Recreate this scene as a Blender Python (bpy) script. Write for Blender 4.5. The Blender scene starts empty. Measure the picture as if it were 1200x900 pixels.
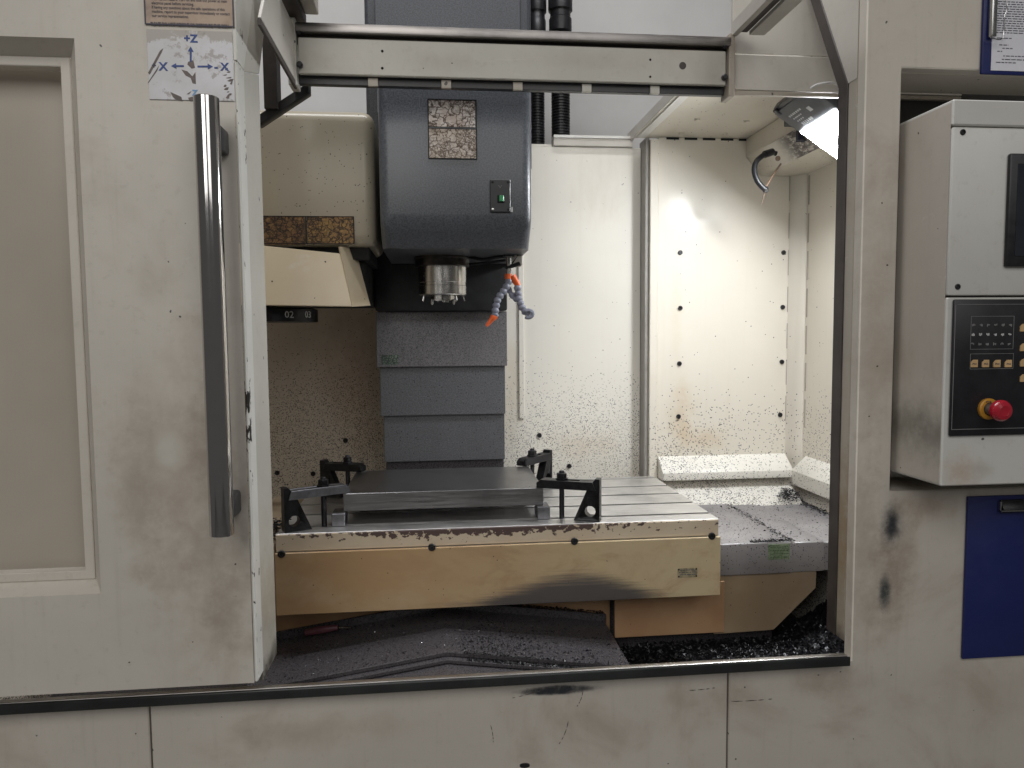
import bpy, bmesh, math, random
from mathutils import Vector, Matrix
random.seed(7)
sc = bpy.context.scene
COL = sc.collection

# ------------------------------------------------------------------ camera
F = 850.0                                   # focal length in pixels of a 1200 x 900 picture
Xc = Vector((8260, -126, F)).normalized()   # world axes as the camera sees them (x right, y down, z ahead)
Zd = Vector((117, 12280, F)); Zd = (Zd - Xc * Zd.dot(Xc)).normalized()
Yc = Xc.cross(Zd)
EYE = Vector((0, -1.45, 1.5))
cd = bpy.data.cameras.new('camera'); cam = bpy.data.objects.new('camera', cd); COL.objects.link(cam)
cd.sensor_width = 36; cd.lens = F / 1200 * 36; cd.clip_end = 60; cd.clip_start = .02
w = lambda v: Vector((v.dot(Xc), v.dot(Yc), -v.dot(Zd)))
right, down, fwd = w(Vector((1, 0, 0))), w(Vector((0, 1, 0))), w(Vector((0, 0, 1)))
cam.matrix_world = Matrix(((right.x, -down.x, -fwd.x, EYE.x), (right.y, -down.y, -fwd.y, EYE.y),
                           (right.z, -down.z, -fwd.z, EYE.z), (0, 0, 0, 1)))
sc.camera = cam
sc.view_settings.view_transform = 'Standard'; sc.view_settings.look = 'None'
sc.view_settings.exposure = 0; sc.view_settings.gamma = 1

# ------------------------------------------------------------------ light
world = bpy.data.worlds.new('World'); sc.world = world; world.use_nodes = True
bg = world.node_tree.nodes['Background']; bg.inputs[0].default_value = (1, .98, .95, 1); bg.inputs[1].default_value = .085

def area(name, loc, aim, sx, sy, power, col=(1, 1, 1)):
    l = bpy.data.lights.new(name, 'AREA'); l.shape = 'RECTANGLE'; l.size = sx; l.size_y = sy; l.energy = power; l.color = col
    o = bpy.data.objects.new(name, l); COL.objects.link(o); o.location = loc
    o.rotation_euler = (Vector(aim) - Vector(loc)).to_track_quat('-Z', 'Y').to_euler(); return o
area('ceiling_lamp', (-.1, .10, 3.9), (-.1, .12, 0), 2.6, .25, 44, (.97, .98, 1))
area('ceiling_lamp', (-1.3, -3.6, 3.5), (-.7, -.6, .6), 1.9, 2.6, 56, (1, .975, .935))
area('ceiling_lamp', (1.3, -3.6, 3.5), (.9, -.6, .6), 1.9, 2.6, 31, (1, .975, .935))
LAMP = 125

# ------------------------------------------------------------------ pixel -> point on a real plane
def ray(px, py): return w(Vector(((px - 600) / F, (py - 450) / F, 1)))
def P(px, py, Y): d = ray(px, py); return EYE + d * ((Y - EYE.y) / d.y)
def PZ(px, py, Z): d = ray(px, py); return EYE + d * ((Z - EYE.z) / d.z)
def PX(px, py, X): d = ray(px, py); return EYE + d * ((X - EYE.x) / d.x)

# ------------------------------------------------------------------ materials
class N:
    def __init__(s, name):
        s.m = bpy.data.materials.new(name); s.m.use_nodes = True; s.t = s.m.node_tree
        s.b = s.t.nodes['Principled BSDF']; s.pos = s.n('ShaderNodeNewGeometry').outputs['Position']
        sp = s.n('ShaderNodeSeparateXYZ'); s.l(s.pos, sp.inputs[0]); s.x, s.y, s.z = sp.outputs
    def n(s, k): return s.t.nodes.new(k)
    def l(s, a, b):
        if hasattr(a, 'links') and not isinstance(a, (int, float)): s.t.links.new(a, b)
        else: b.default_value = a
    def math(s, op, a, b=0.0, clamp=False):
        m = s.n('ShaderNodeMath'); m.operation = op; m.use_clamp = clamp; s.l(a, m.inputs[0]); s.l(b, m.inputs[1]); return m.outputs[0]
    def mr(s, v, a, b, c=0.0, d=1.0):
        m = s.n('ShaderNodeMapRange'); m.interpolation_type = 'SMOOTHSTEP'; s.l(v, m.inputs[0])
        for i, q in enumerate((a, b, c, d)): s.l(q, m.inputs[i + 1])
        return m.outputs[0]
    def vec(s, st=(1, 1, 1), off=(0, 0, 0)):
        m = s.n('ShaderNodeMapping'); s.l(s.pos, m.inputs[0]); m.inputs['Scale'].default_value = st; m.inputs['Location'].default_value = off; return m.outputs[0]
    def noise(s, sc_, det=4, rough=.6, st=(1, 1, 1), dist=0, off=(0, 0, 0)):
        k = s.n('ShaderNodeTexNoise'); s.l(s.vec(st, off), k.inputs['Vector'])
        k.inputs['Scale'].default_value = sc_; k.inputs['Detail'].default_value = det; k.inputs['Roughness'].default_value = rough; k.inputs['Distortion'].default_value = dist
        return k.outputs[0]
    def vor(s, sc_, feat='F1', st=(1, 1, 1), warp=0):
        k = s.n('ShaderNodeTexVoronoi'); k.feature = feat; k.inputs['Scale'].default_value = sc_
        v = s.vec(st)
        if warp:
            q = s.n('ShaderNodeTexNoise'); s.l(v, q.inputs['Vector']); q.inputs['Scale'].default_value = sc_ * 1.5; q.inputs['Detail'].default_value = 2
            a = s.n('ShaderNodeVectorMath'); a.operation = 'MULTIPLY_ADD'; s.l(q.outputs[1], a.inputs[0]); a.inputs[1].default_value = (warp / sc_,) * 3; s.l(v, a.inputs[2]); v = a.outputs[0]
        s.l(v, k.inputs['Vector']); return k
    def mix(s, f, a, b):
        m = s.n('ShaderNodeMix'); m.data_type = 'RGBA'; s.l(f, m.inputs[0])
        for q, i in ((a, 6), (b, 7)):
            if isinstance(q, tuple): m.inputs[i].default_value = q + (1,)
            else: s.t.links.new(q, m.inputs[i])
        return m.outputs[2]
    def ell(s, cx, cz, rx, rz, soft=1.0, rag=.5, sc_=14):
        a = s.math('DIVIDE', s.math('SUBTRACT', s.x, cx), rx); b = s.math('DIVIDE', s.math('SUBTRACT', s.z, cz), rz)
        d = s.math('SQRT', s.math('ADD', s.math('MULTIPLY', a, a), s.math('MULTIPLY', b, b)))
        f = s.noise(sc_, 6, .68); d = s.math('ADD', d, s.math('MULTIPLY', s.math('SUBTRACT', f, .5), rag * 2.6))
        return s.math('MULTIPLY', s.mr(d, 1.0, max(0, 1 - soft)), s.mr(s.noise(sc_ * 2.6, 5, .7), .25, .6, .55, 1))
    def specks(s, scale, dens, size=.38, st=(1, 1, 1)):
        k = s.vor(scale, st=st, warp=.5); sp = s.n('ShaderNodeSeparateColor'); s.l(k.outputs['Color'], sp.inputs[0])
        on = s.math('LESS_THAN', sp.outputs[0], dens)
        r = s.math('MULTIPLY', s.math('ADD', sp.outputs[1], .45), size)
        return s.math('MULTIPLY', on, s.math('LESS_THAN', k.outputs['Distance'], r))
    def out(s, col=None, rough=.5, metal=0, bump=None, bs=.2, bd=.001, spec=None, coat=0):
        if col is not None:
            if isinstance(col, tuple): s.b.inputs['Base Color'].default_value = col + (1,)
            else: s.t.links.new(col, s.b.inputs['Base Color'])
        s.l(rough, s.b.inputs['Roughness']); s.l(metal, s.b.inputs['Metallic'])
        if coat: s.b.inputs['Coat Weight'].default_value = coat; s.b.inputs['Coat Roughness'].default_value = .19
        if spec is not None: s.b.inputs['Specular IOR Level'].default_value = spec
        if bump is not None:
            k = s.n('ShaderNodeBump'); k.inputs['Strength'].default_value = bs; k.inputs['Distance'].default_value = bd
            s.l(bump, k.inputs['Height']); s.t.links.new(k.outputs[0], s.b.inputs['Normal'])
        return s.m

def plain(name, col, rough=.5, metal=0, var=.15, sc_=30, bump=0.0, spec=None, coat=0):
    n = N(name); f = n.noise(sc_, 5, .65)
    c = n.mix(n.mr(f, .3, .7), tuple(max(0, v * (1 - var)) for v in col), tuple(min(1, v * (1 + var)) for v in col))
    return n.out(c, n.mr(f, .2, .8, rough * .85, min(1, rough * 1.15)), metal, n.noise(220, 3) if bump else None, bump, .0008, spec, coat)

GRIME = (.20, .155, .115); BLACK = (.018, .018, .022)
def paint(name, base, stains_shade=(), grime=.35, spk=.03, rough=.42, cloud=4.0):
    n = N(name)
    c = n.mix(n.mr(n.noise(2.2, 5, .6), .3, .7), tuple(v * .93 for v in base), tuple(min(1, v * 1.05) for v in base))
    g = n.mr(n.noise(cloud, 6, .62, dist=.6), .5, .78)                       # brownish hand grime in clouds
    c = n.mix(n.math('MULTIPLY', g, grime), c, (.33, .265, .21))
    st = n.mr(n.noise(9, 4, .6, (6, 6, .35)), .55, .8)                       # faint runs
    c = n.mix(n.math('MULTIPLY', st, grime * .35), c, (.30, .26, .21))
    rg = n.mr(n.noise(6, 4), .3, .7, rough * .85, rough * 1.2)
    c = n.mix(n.math('MULTIPLY', n.mr(n.noise(55, 5, .7), .56, .70), .16), c, (.30, .26, .21))
    c = n.mix(n.math('MULTIPLY', n.mr(n.noise(30, 4, .6, (.25, 1, 2.2), 1.5), .64, .72), .18), c, (.72, .70, .65))
    for (cx, cz, rx, rz, col, k, soft, rag) in stains_shade:
        c = n.mix(n.math('MULTIPLY', n.ell(cx, cz, rx, rz, soft, rag), k), c, col)
    if spk: c = n.mix(n.math('MULTIPLY', n.specks(60, spk, .17), .85), c, BLACK)
    return n.out(c, rg, 0, n.noise(420, 2), .06, .0006)

def liner(name, base, lo, hi, zlo, zhi, stains_shade=(), rough=.5, k=1.0):
    """Inside sheet metal: the chips stuck to the paint get denser towards the bottom."""
    n = N(name)
    c = n.mix(n.mr(n.noise(2.0, 5, .6), .3, .72), tuple(v * .94 for v in base), base)
    c = n.mix(n.math('MULTIPLY', n.mr(n.noise(3.2, 6, .65, (1.6, 1, .6)), .52, .8), .30), c, (.50, .37, .21))
    for (cx, cz, rx, rz, col, q, soft, rag) in stains_shade:
        c = n.mix(n.math('MULTIPLY', n.ell(cx, cz, rx, rz, soft, rag), q), c, col)
    c = n.mix(n.math('MULTIPLY', n.mr(n.noise(26, 4, .6, (1, 1, .05)), .54, .80), .13), c, (.56, .46, .33))
    d = n.math('MULTIPLY', n.mr(n.z, zhi, zlo, lo, hi), n.mr(n.noise(3.5, 4, .6), .25, .7, .35, 1.3))
    c = n.mix(n.math('MULTIPLY', n.specks(260, d, .42), .96), c, (.018, .018, .02))
    c = n.mix(n.math('MULTIPLY', n.specks(150, n.math('MULTIPLY', d, .16), .24), .9), c, (.03, .028, .03))
    return n.out(c, rough, 0, n.noise(300, 2), .05, .0006, coat=.25)

ST = []
cream_out = paint('cream_paint', (.625, .588, .528), [
    (-.47, 1.25, .20, .30, (.36, .29, .225), .48, 1, .6), (-.43, 1.05, .16, .26, (.36, .295, .235), .42, 1, .7), (-.56, 1.2, .06, .2, (.36, .31, .25), .4, 1, .6), (-.43, 1.34, .05, .14, (.30, .24, .18), .4, 1, .8),
    (-.50, 1.285, .035, .05, (.62, .60, .54), .85, .8, .5), (-.52, 1.6, .05, .06, (.40, .36, .30), .3, 1, .6),
    (-.40, .97, .06, .12, (.28, .23, .18), .32, 1, .8)], grime=.42)
cream_front = paint('cream_paint_front', (.595, .553, .492), [
    (.975, .98, .085, .19, (.28, .215, .16), .75, 1, .6), (.972, 1.08, .036, .068, (.03, .034, .042), 1, .9, .4), (.972, 1.08, .020, .045, (.03, .034, .042), 1, .8, .3), (.960, .935, .020, .06, (.05, .06, .06), 1, .8, .4), 
    (1.04, 1.12, .10, .05, (.36, .27, .2), .6, 1, .6), (.925, 1.50, .06, .45, (.34, .28, .22), .50, 1, .7), (.91, 1.05, .05, .3, (.33, .27, .21), .4, 1, .8),
    (.84, .745, .14, .06, (.3, .25, .2), .6, 1, .6), (.25, .762, .14, .028, (.25, .25, .26), .45, 1, .5), (.238, .757, .10, .0125, (.025, .029, .036), 1, .45, .28), (.238, .757, .06, .008, (.025, .029, .036), 1, .6, .2),
    (-.25, .70, .25, .05, (.36, .30, .24), .45, 1, .7), (.17, .60, .012, .005, (.02, .02, .02), 1, .2, .2), (1.25, .70, .3, .12, (.42, .37, .31), .4, 1, .6)], grime=.62)
cream_panel = paint('panel_paint', (.60, .595, .565), [
    (1.02, 1.22, .05, .06, (.42, .28, .18), .6, 1, .6), (1.06, 1.225, .05, .03, (.33, .29, .25), .4, 1, .6)], grime=.25, spk=.01)
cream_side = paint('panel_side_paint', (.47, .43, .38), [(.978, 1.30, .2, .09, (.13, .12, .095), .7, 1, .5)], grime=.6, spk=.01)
cream_strip = paint('edge_paint', (.74, .73, .69), [], grime=.2, spk=0)
cream_flange = paint('flange_paint', (.56, .54, .485), [(-.353, .81, .3, .06, (.04, .035, .03), .95, .9, .4), (-.353, .95, .3, .16, (.30, .24, .16), .5, 1, .5)], grime=.3, spk=.02)
cream_beam = paint('beam_paint', (.58, .565, .51), [(.05, 2.12, .12, .03, (.42, .38, .33), .4, 1, .8), (.35, 2.13, .2, .03, (.45, .4, .36), .35, 1, .8), (.66, 2.10, .03, .05, (.38, .34, .3), .5, 1, .6), (-.26, 2.12, .05, .04, (.42, .37, .3), .5, 1, .6)], grime=.3, spk=.03)
plate_paint = paint('roof_paint', (.56, .53, .48), [], grime=.3)
back_liner = liner('liner_back', (.78, .745, .67), .003, .52, .98, 1.46, [(.26, 1.3, .06, .3, (.62, .5, .33), .4, 1, .5), (.5, 1.1, .2, .1, (.55, .45, .32), .4, 1, .6)])
left_liner = liner('liner_left', (.72, .635, .52), .06, .95, 1.08, 1.50, [(-.27, 1.35, .17, .35, (.42, .31, .21), .7, .8, .4)])  # the dark patch beside the column is its shadow, painted into the wall colour
side_liner = liner('liner_side', (.78, .73, .635), .003, .30, .96, 1.36, [(.86, 1.2, .07, .22, (.62, .47, .29), .5, 1, .6), (.95, 1.12, .12, .06, (.6, .45, .28), .5, 1, .7), (.84, 1.55, .03, .25, (.70, .60, .44), .3, 1, .6)])
low_liner = liner('liner_low', (.74, .71, .65), .75, .8, .8, 1.1)
ledge_liner = liner('liner_ledge', (.80, .77, .70), .35, .5, .95, 1.05)
ceil_liner = liner('liner_ceiling', (.70, .655, .56), .012, .015, 2, 2.3)
pan_mat = liner('pan_paint', (.62, .58, .52), .55, .95, .62, .80)
wall_mat = plain('wall_paint', (.62, .61, .60), .8, 0, .05, 2.5)
floor_mat = plain('concrete', (.17, .165, .16), .7, 0, .3, 6, .2)
rubber = plain('seal_rubber', (.060, .050, .046), .55, 0, .35, 9)
rubber_brown = paint('dirty_edge', (.44, .40, .34), [(.887, 1.05, .3, .32, (.27, .19, .10), .8, 1, .4), (.887, .80, .3, .05, (.03, .025, .02), .95, .9, .5)], grime=.7, spk=.1)
black = plain('black_plastic', (.016, .016, .019), .38, 0, .3, 60, .05)
blackm = plain('black_oxide', (.022, .022, .024), .34, .55, .35, 70, .1)
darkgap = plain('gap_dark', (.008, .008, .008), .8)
sill_black = plain('sill_black', (.020, .023, .022), .32, 0, .3, 8)
n = N('blue_plastic'); c = n.mix(n.mr(n.noise(3, 5, .65), .3, .7), (.008, .014, .095), (.012, .021, .125))
c = n.mix(n.math('MULTIPLY', n.mr(n.noise(45, 5, .75, (1, 1, .25)), .60, .75), .35), c, (.05, .06, .15)); c = n.mix(n.math('MULTIPLY', n.specks(90, .05, .14), .6), c, (.12, .12, .15))
blue_board = n.out(c, n.mr(n.noise(5, 5, .7), .3, .7, .3, .6), 0, n.noise(8, 3), .1, .002)
paper = plain('paper', (.70, .70, .76), .7, 0, .03, 4)
ink = plain('ink', (.10, .10, .13), .8)
ink_blue = plain('ink_blue', (.07, .11, .30), .7, 0, .3, 150)
ink_light = plain('ink_light', (.25, .45, .75), .7)
white_print = plain('white_print', (.62, .62, .62), .6)
grey_print = plain('grey_print', (.22, .22, .22), .6)
orange = plain('orange_plastic', (.80, .13, .025), .4, 0, .15, 80)
bead = plain('bead_grey', (.22, .23, .29), .42, 0, .2, 70)
green_btn = plain('green_button', (.02, .30, .10), .35)
red_btn = plain('red_button', (.42, .012, .03), .25, 0, .1, 30, 0, None, .5)
yellow_btn = plain('yellow_collar', (.55, .26, .03), .45)
key_mat = plain('key_face', (.60, .40, .20), .5)
chrome = plain('polished_steel', (.56, .55, .55), .09, 1, .02, 40)
silver = plain('clip_steel', (.5, .5, .5), .25, 1)
green_label = None
def brushed(name, col, rough, st=(.4, 8, 8), sc_=60, dirt=(.05, .05, .055), k=.35):
    n = N(name); f = n.noise(sc_, 5, .7, st); g = n.mr(n.noise(7, 6, .65), .45, .75)
    c = n.mix(n.mr(f, .25, .75), tuple(v * .8 for v in col), tuple(min(1, v * 1.12) for v in col)); c = n.mix(n.math('MULTIPLY', g, k), c, dirt)
    return n.out(c, n.mr(f, .2, .8, rough * .8, rough * 1.3), 1, f, .08, .0004)
steel_rail = brushed('rail_steel', (.33, .31, .30), .36)
sill_steel = brushed('sill_steel', (.55, .53, .51), .34, (.2, 9, 9), 40)
table_steel = brushed('table_steel', (.74, .73, .72), .44, (.3, 6, 6), 50, (.10, .10, .11), .3)
plate_steel = brushed('plate_steel', (.36, .355, .36), .33, (.3, 5, 5), 40, (.10, .10, .105), .4)
strap_steel = brushed('strap_steel', (.25, .25, .27), .42, (1, 1, 1), 90)
dark_steel = brushed('dark_steel', (.060, .060, .066), .40, (1, 1, 1), 60)
nose_steel = brushed('nose_steel', (.50, .49, .47), .22, (3, 3, .4), 40, (.12, .1, .08), .3)
def hammer(name, col, spk=.0, rough=.45, bump=.22):
    n = N(name); f = n.noise(260, 3, .6)
    c = n.mix(n.mr(f, .35, .65), tuple(v * .72 for v in col), tuple(v * 1.3 for v in col))
    c = n.mix(n.math('MULTIPLY', n.mr(n.noise(6, 5, .65, (1, 1, .5)), .5, .78), .4), c, (.045, .046, .05))
    if spk: c = n.mix(n.math('MULTIPLY', n.specks(270, n.math('MULTIPLY', n.mr(n.noise(4, 5), .3, .75), spk), .38), .9), c, (.016, .016, .018))
    return n.out(c, n.mr(f, .3, .7, rough * .8, rough * 1.2), .0, f, bump, .0010)
head_mat = hammer('head_grey', (.084, .091, .104), 0, .36)
column_mat = hammer('column_grey', (.064, .068, .078), 0, .5)
cover_mat = hammer('cover_grey', (.15, .145, .15), .5, .42)
cover2_mat = hammer('cover_grey_plain', (.112, .114, .124), .10, .40)
vcover = hammer('chip_cover_grey', (.066, .061, .066), .10, .30, .05)
way_n = N('way_cover_steel')
wc = way_n.mix(way_n.mr(way_n.noise(5, 5, .6), .3, .7), (.27, .255, .26), (.37, .355, .36))
wc = way_n.mix(way_n.math('MULTIPLY', way_n.specks(260, .14, .42), .85), wc, (.03, .03, .03))
way_mat = way_n.out(wc, .42, .35, way_n.noise(200, 3), .1, .0005)
changer_mat = liner('changer_cream', (.45, .40, .305), .035, .05, 1.7, 2.1, [], .32)
n = N('changer_lower_cream'); c = n.mix(n.mr(n.noise(5, 5), .3, .7), (.66, .55, .38), (.72, .62, .46))
c = n.mix(n.math('MULTIPLY', n.mr(n.noise(18, 4), .58, .72), .35), c, (.78, .74, .68)); c = n.mix(n.specks(75, .10, .17), c, (.03, .025, .02)); changer_low = n.out(c, .4)
# table apron: oily orange brown, black smear low in the middle
n = N('apron_paint'); base = n.mix(n.mr(n.x, -.35, .75), (.44, .28, .14), (.60, .49, .305))
base = n.mix(n.math('MULTIPLY', n.mr(n.noise(4, 6, .65, (1, 1, 1.6)), .45, .75), .4), base, (.58, .48, .345))
base = n.mix(n.math('MULTIPLY', n.mr(n.noise(5, 6, .66, (1, 1, 1.8), .8), .46, .68), .6), base, (.40, .25, .14))
band = n.mr(n.math('ADD', n.z, n.math('MULTIPLY', n.math('SUBTRACT', n.noise(60, 6, .8, (.06, 1, 3.0)), .5), .085)), n.math('ADD', .836, n.math('MULTIPLY', n.mr(n.math('ABSOLUTE', n.math('SUBTRACT', n.x, .335)), .30, 0), .072)), n.math('ADD', .806, n.math('MULTIPLY', n.mr(n.math('ABSOLUTE', n.math('SUBTRACT', n.x, .335)), .30, 0), .050)))
sm = n.math('MULTIPLY', band, n.mr(n.math('ABSOLUTE', n.math('SUBTRACT', n.x, .325)), .31, .16))
base = n.mix(n.math('MULTIPLY', sm, .93), base, (.06, .058, .066))
base = n.mix(n.math('MULTIPLY', n.math('MULTIPLY', n.ell(.25, .822, .40, .012, .9, .3, 6), n.mr(n.noise(26, 5, .7, (.35, 1, 3)), .3, .6)), .8), base, (.09, .08, .075))
apron_mat = n.out(n.mix(n.math('MULTIPLY', n.specks(110, .04, .18), .9), base, (.05, .03, .02)), .40, 0, n.noise(300, 2), .05, .0005)
n = N('flaked_edge_paint'); a = n.noise(75, 5, .6, (.75, 1, 1)); thr = n.math('ADD', n.math('MULTIPLY', n.ell(.12, 1.016, .55, .042, 1, .15, 8), .27), n.mr(n.z, .975, 1.014, -.04, .05))
fl = n.math('GREATER_THAN', n.math('ADD', a, thr), .63)
edge_mat = n.out(n.mix(fl, n.mix(n.mr(n.noise(6, 4), .3, .7), (.60, .49, .36), (.66, .57, .44)), (.10, .065, .058)), .45, 0, fl, .5, .0008)
n = N('skirt_paint'); c = n.mix(n.mr(n.noise(5, 5, .6), .3, .7), (.38, .215, .115), (.47, .295, .165)); skirt_mat = n.out(n.mix(n.specks(110, .06, .16), c, (.03, .02, .02)), .45)
n = N('skirt_tan'); c = n.mix(n.mr(n.noise(5, 5, .6), .3, .7), (.32, .235, .15), (.40, .31, .21)); skirt_tan = n.out(n.mix(n.specks(110, .07, .16), c, (.03, .02, .02)), .45)
# worn, crazed stickers
def crazed(name, a, b, crack, sc_, w_=.07, stw=(1, 1, 1)):
    n = N(name); k = n.vor(sc_, 'DISTANCE_TO_EDGE', stw, 1.2); k2 = n.vor(sc_ * 2.3, 'DISTANCE_TO_EDGE', stw, 1.2)
    big = n.mr(n.noise(14, 4), .42, .6)
    d = n.mr(k.outputs['Distance'], 0, w_, 1, 0); d2 = n.math('MULTIPLY', n.mr(k2.outputs['Distance'], 0, w_ * 1.3, 1, 0), big)
    c = n.mix(n.mr(n.noise(30, 5, .7), .35, .65), a, b)
    c = n.mix(n.math('MULTIPLY', n.mr(n.noise(200, 2, .6, (.35, 1, 1.6)), .54, .6), .45), c, crack)
    return n.out(n.mix(n.math('MAXIMUM', d, d2), c, crack), .6)
sticker_head = crazed('worn_sticker_pale', (.50, .42, .37), (.66, .61, .57), (.07, .04, .025), 48, .11)
sticker_head2 = crazed('worn_sticker_pale_lower', (.48, .40, .33), (.62, .56, .51), (.08, .05, .03), 66, .13)
sticker_tc = crazed('worn_sticker_brown', (.17, .085, .035), (.30, .165, .055), (.018, .01, .007), 70, .18, (1, 1, 1.2))
sticker_tc2 = crazed('worn_sticker_ochre', (.26, .14, .05), (.40, .24, .075), (.025, .013, .008), 60, .16)
sticker_green = crazed('green_sticker', (.28, .36, .22), (.33, .40, .27), (.10, .16, .09), 60, .05)
sticker_green2 = crazed('green_sticker_worn', (.13, .20, .15), (.22, .28, .22), (.03, .04, .035), 110, .3)
n = N('safety_sign_face'); c = n.mix(n.mr(n.noise(16, 5), .35, .65), (.40, .29, .215), (.52, .40, .31)); c = n.mix(n.math('MULTIPLY', n.ell(-.53, 2.08, .05, .03, .8, .7, 30), .8), c, (.24, .17, .14)); sign_face = n.out(c, .5)
n = N('axis_sign_face'); c = n.mix(n.mr(n.noise(10, 5), .35, .65), (.62, .62, .64), (.72, .72, .76))
c = n.mix(n.math('MULTIPLY', n.mr(n.math('ADD', n.mr(n.z, 1.98, 2.08), n.math('MULTIPLY', n.math('SUBTRACT', n.noise(26, 6, .7), .5), 2.4)), .35, .55), .85), c, (.40, .36, .315))
c = n.mix(n.math('MULTIPLY', n.mr(n.noise(30, 6, .75), .56, .64), .6), c, (.24, .205, .18)); axis_face = n.out(c, .4)
scrape = plain('scraped_metal', (.13, .10, .09), .5, 0, .4, 60)
pane_n = N('window_pane'); c = pane_n.mix(pane_n.mr(pane_n.noise(1.8, 4), .3, .7), (.44, .395, .335), (.51, .46, .395))
pane_mat = pane_n.out(pane_n.mix(pane_n.math('MULTIPLY', pane_n.specks(38, .05, .16), .8), c, (.12, .1, .09)), .25, 0, None, spec=.4)
lamp_grey = plain('lamp_housing', (.060, .063, .070), .45, 0, .1, 40)
n = N('lamp_glow'); n.b.inputs['Emission Color'].default_value = (.94, .97, 1, 1); n.b.inputs['Emission Strength'].default_value = LAMP; glow = n.out((.9, .9, .9), .3)
screen_mat = plain('screen_glass', (.022, .025, .032), .22, 0, .1)
keypad_mat = plain('keypad_black', (.014, .0145, .018), .33, 0, .15)
chip_mat = plain('chip_dark', (.016, .0155, .018), .36, .15, .6, 300)
chip_bright = plain('chip_bright', (.55, .55, .57), .25, 1, .3, 300)
pink = plain('pink_handle', (.16, .06, .08), .4)
wood = plain('stick_brown', (.20, .13, .09), .6)

# ------------------------------------------------------------------ mesh helpers
class MB:
    def __init__(s): s.bm = bmesh.new()
    def _add(s, b):
        me = bpy.data.meshes.new('t'); b.to_mesh(me); b.free(); s.bm.from_mesh(me); bpy.data.meshes.remove(me); return s
    def box(s, x0, x1, y0, y1, z0, z1, bev=.0015, seg=1, M=None):
        b = bmesh.new(); bmesh.ops.create_cube(b, size=1)
        for v in b.verts: v.co = Vector(((x0 + x1) / 2 + v.co.x * (x1 - x0), (y0 + y1) / 2 + v.co.y * (y1 - y0), (z0 + z1) / 2 + v.co.z * (z1 - z0)))
        if bev: bmesh.ops.bevel(b, geom=b.edges[:], offset=min(bev, .45 * min(abs(x1 - x0), abs(y1 - y0), abs(z1 - z0))), segments=seg, affect='EDGES', profile=.5)
        if M: bmesh.ops.transform(b, matrix=M, verts=b.verts)
        return s._add(b)
    def prism(s, pts, axis, a, c, bev=0.0, seg=1, M=None, only=None):
        """Extrude a 2D outline (the two other axes in x, y, z order) along axis from a to c."""
        b = bmesh.new(); put = {'X': lambda p, t: (t, p[0], p[1]), 'Y': lambda p, t: (p[0], t, p[1]), 'Z': lambda p, t: (p[0], p[1], t)}[axis]
        lo = [b.verts.new(put(p, a)) for p in pts]; hi = [b.verts.new(put(p, c)) for p in pts]
        b.faces.new(lo); b.faces.new(hi[::-1]); k = len(pts)
        for i in range(k): b.faces.new((lo[i], lo[(i + 1) % k], hi[(i + 1) % k], hi[i]))
        bmesh.ops.recalc_face_normals(b, faces=b.faces)
        if bev:
            ed = b.edges[:] if only is None else [e for e in b.edges if only(e)]
            bmesh.ops.bevel(b, geom=ed, offset=bev, segments=seg, affect='EDGES', profile=.5)
        if M: bmesh.ops.transform(b, matrix=M, verts=b.verts)
        return s._add(b)
    def lathe(s, prof, M=None, seg=32, caps=True):
        """prof: (radius, height) along local Z."""
        b = bmesh.new(); rings = []
        for r, h in prof: rings.append([b.verts.new((r * math.cos(2 * math.pi * i / seg), r * math.sin(2 * math.pi * i / seg), h)) for i in range(seg)])
        for p, q in zip(rings, rings[1:]):
            for i in range(seg): b.faces.new((p[i], p[(i + 1) % seg], q[(i + 1) % seg], q[i]))
        if caps: b.faces.new(rings[0][::-1]); b.faces.new(rings[-1])
        bmesh.ops.recalc_face_normals(b, faces=b.faces)
        if M: bmesh.ops.transform(b, matrix=M, verts=b.verts)
        return s._add(b)
    def tube(s, pts, r, seg=10, sub=1):
        P_ = [Vector(p) for p in pts]
        if sub > 1:
            Q = []
            for i in range(len(P_) - 1):
                p0, p1, p2, p3 = P_[max(i - 1, 0)], P_[i], P_[i + 1], P_[min(i + 2, len(P_) - 1)]
                for j in range(sub):
                    t = j / sub; Q.append(.5 * ((2 * p1) + (p2 - p0) * t + (2 * p0 - 5 * p1 + 4 * p2 - p3) * t * t + (3 * p1 - p0 - 3 * p2 + p3) * t ** 3))
            P_ = Q + [P_[-1]]
        b = bmesh.new(); rings = []; rr = r if callable(r) else (lambda i: r)
        up = Vector((.3, .5, .81))
        for i, p in enumerate(P_):
            d = (P_[min(i + 1, len(P_) - 1)] - P_[max(i - 1, 0)]).normalized(); a = d.cross(up)
            a = (a if a.length > .05 else d.cross(Vector((1, 0, 0)))).normalized(); c = d.cross(a)
            rings.append([b.verts.new(p + (a * math.cos(2 * math.pi * k / seg) + c * math.sin(2 * math.pi * k / seg)) * rr(i)) for k in range(seg)])
        for p, q in zip(rings, rings[1:]):
            for i in range(seg): b.faces.new((p[i], p[(i + 1) % seg], q[(i + 1) % seg], q[i]))
        b.faces.new(rings[0][::-1]); b.faces.new(rings[-1]); bmesh.ops.recalc_face_normals(b, faces=b.faces)
        return s._add(b)
    def poly(s, pts):
        s.bm.faces.new([s.bm.verts.new(p) for p in pts]); return s
    def build(s, name, mat, parent=None, sharp=35):
        me = bpy.data.meshes.new(name); s.bm.to_mesh(me); s.bm.free()
        return link(name, me, mat, parent, sharp)
WORLD = {}
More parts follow.
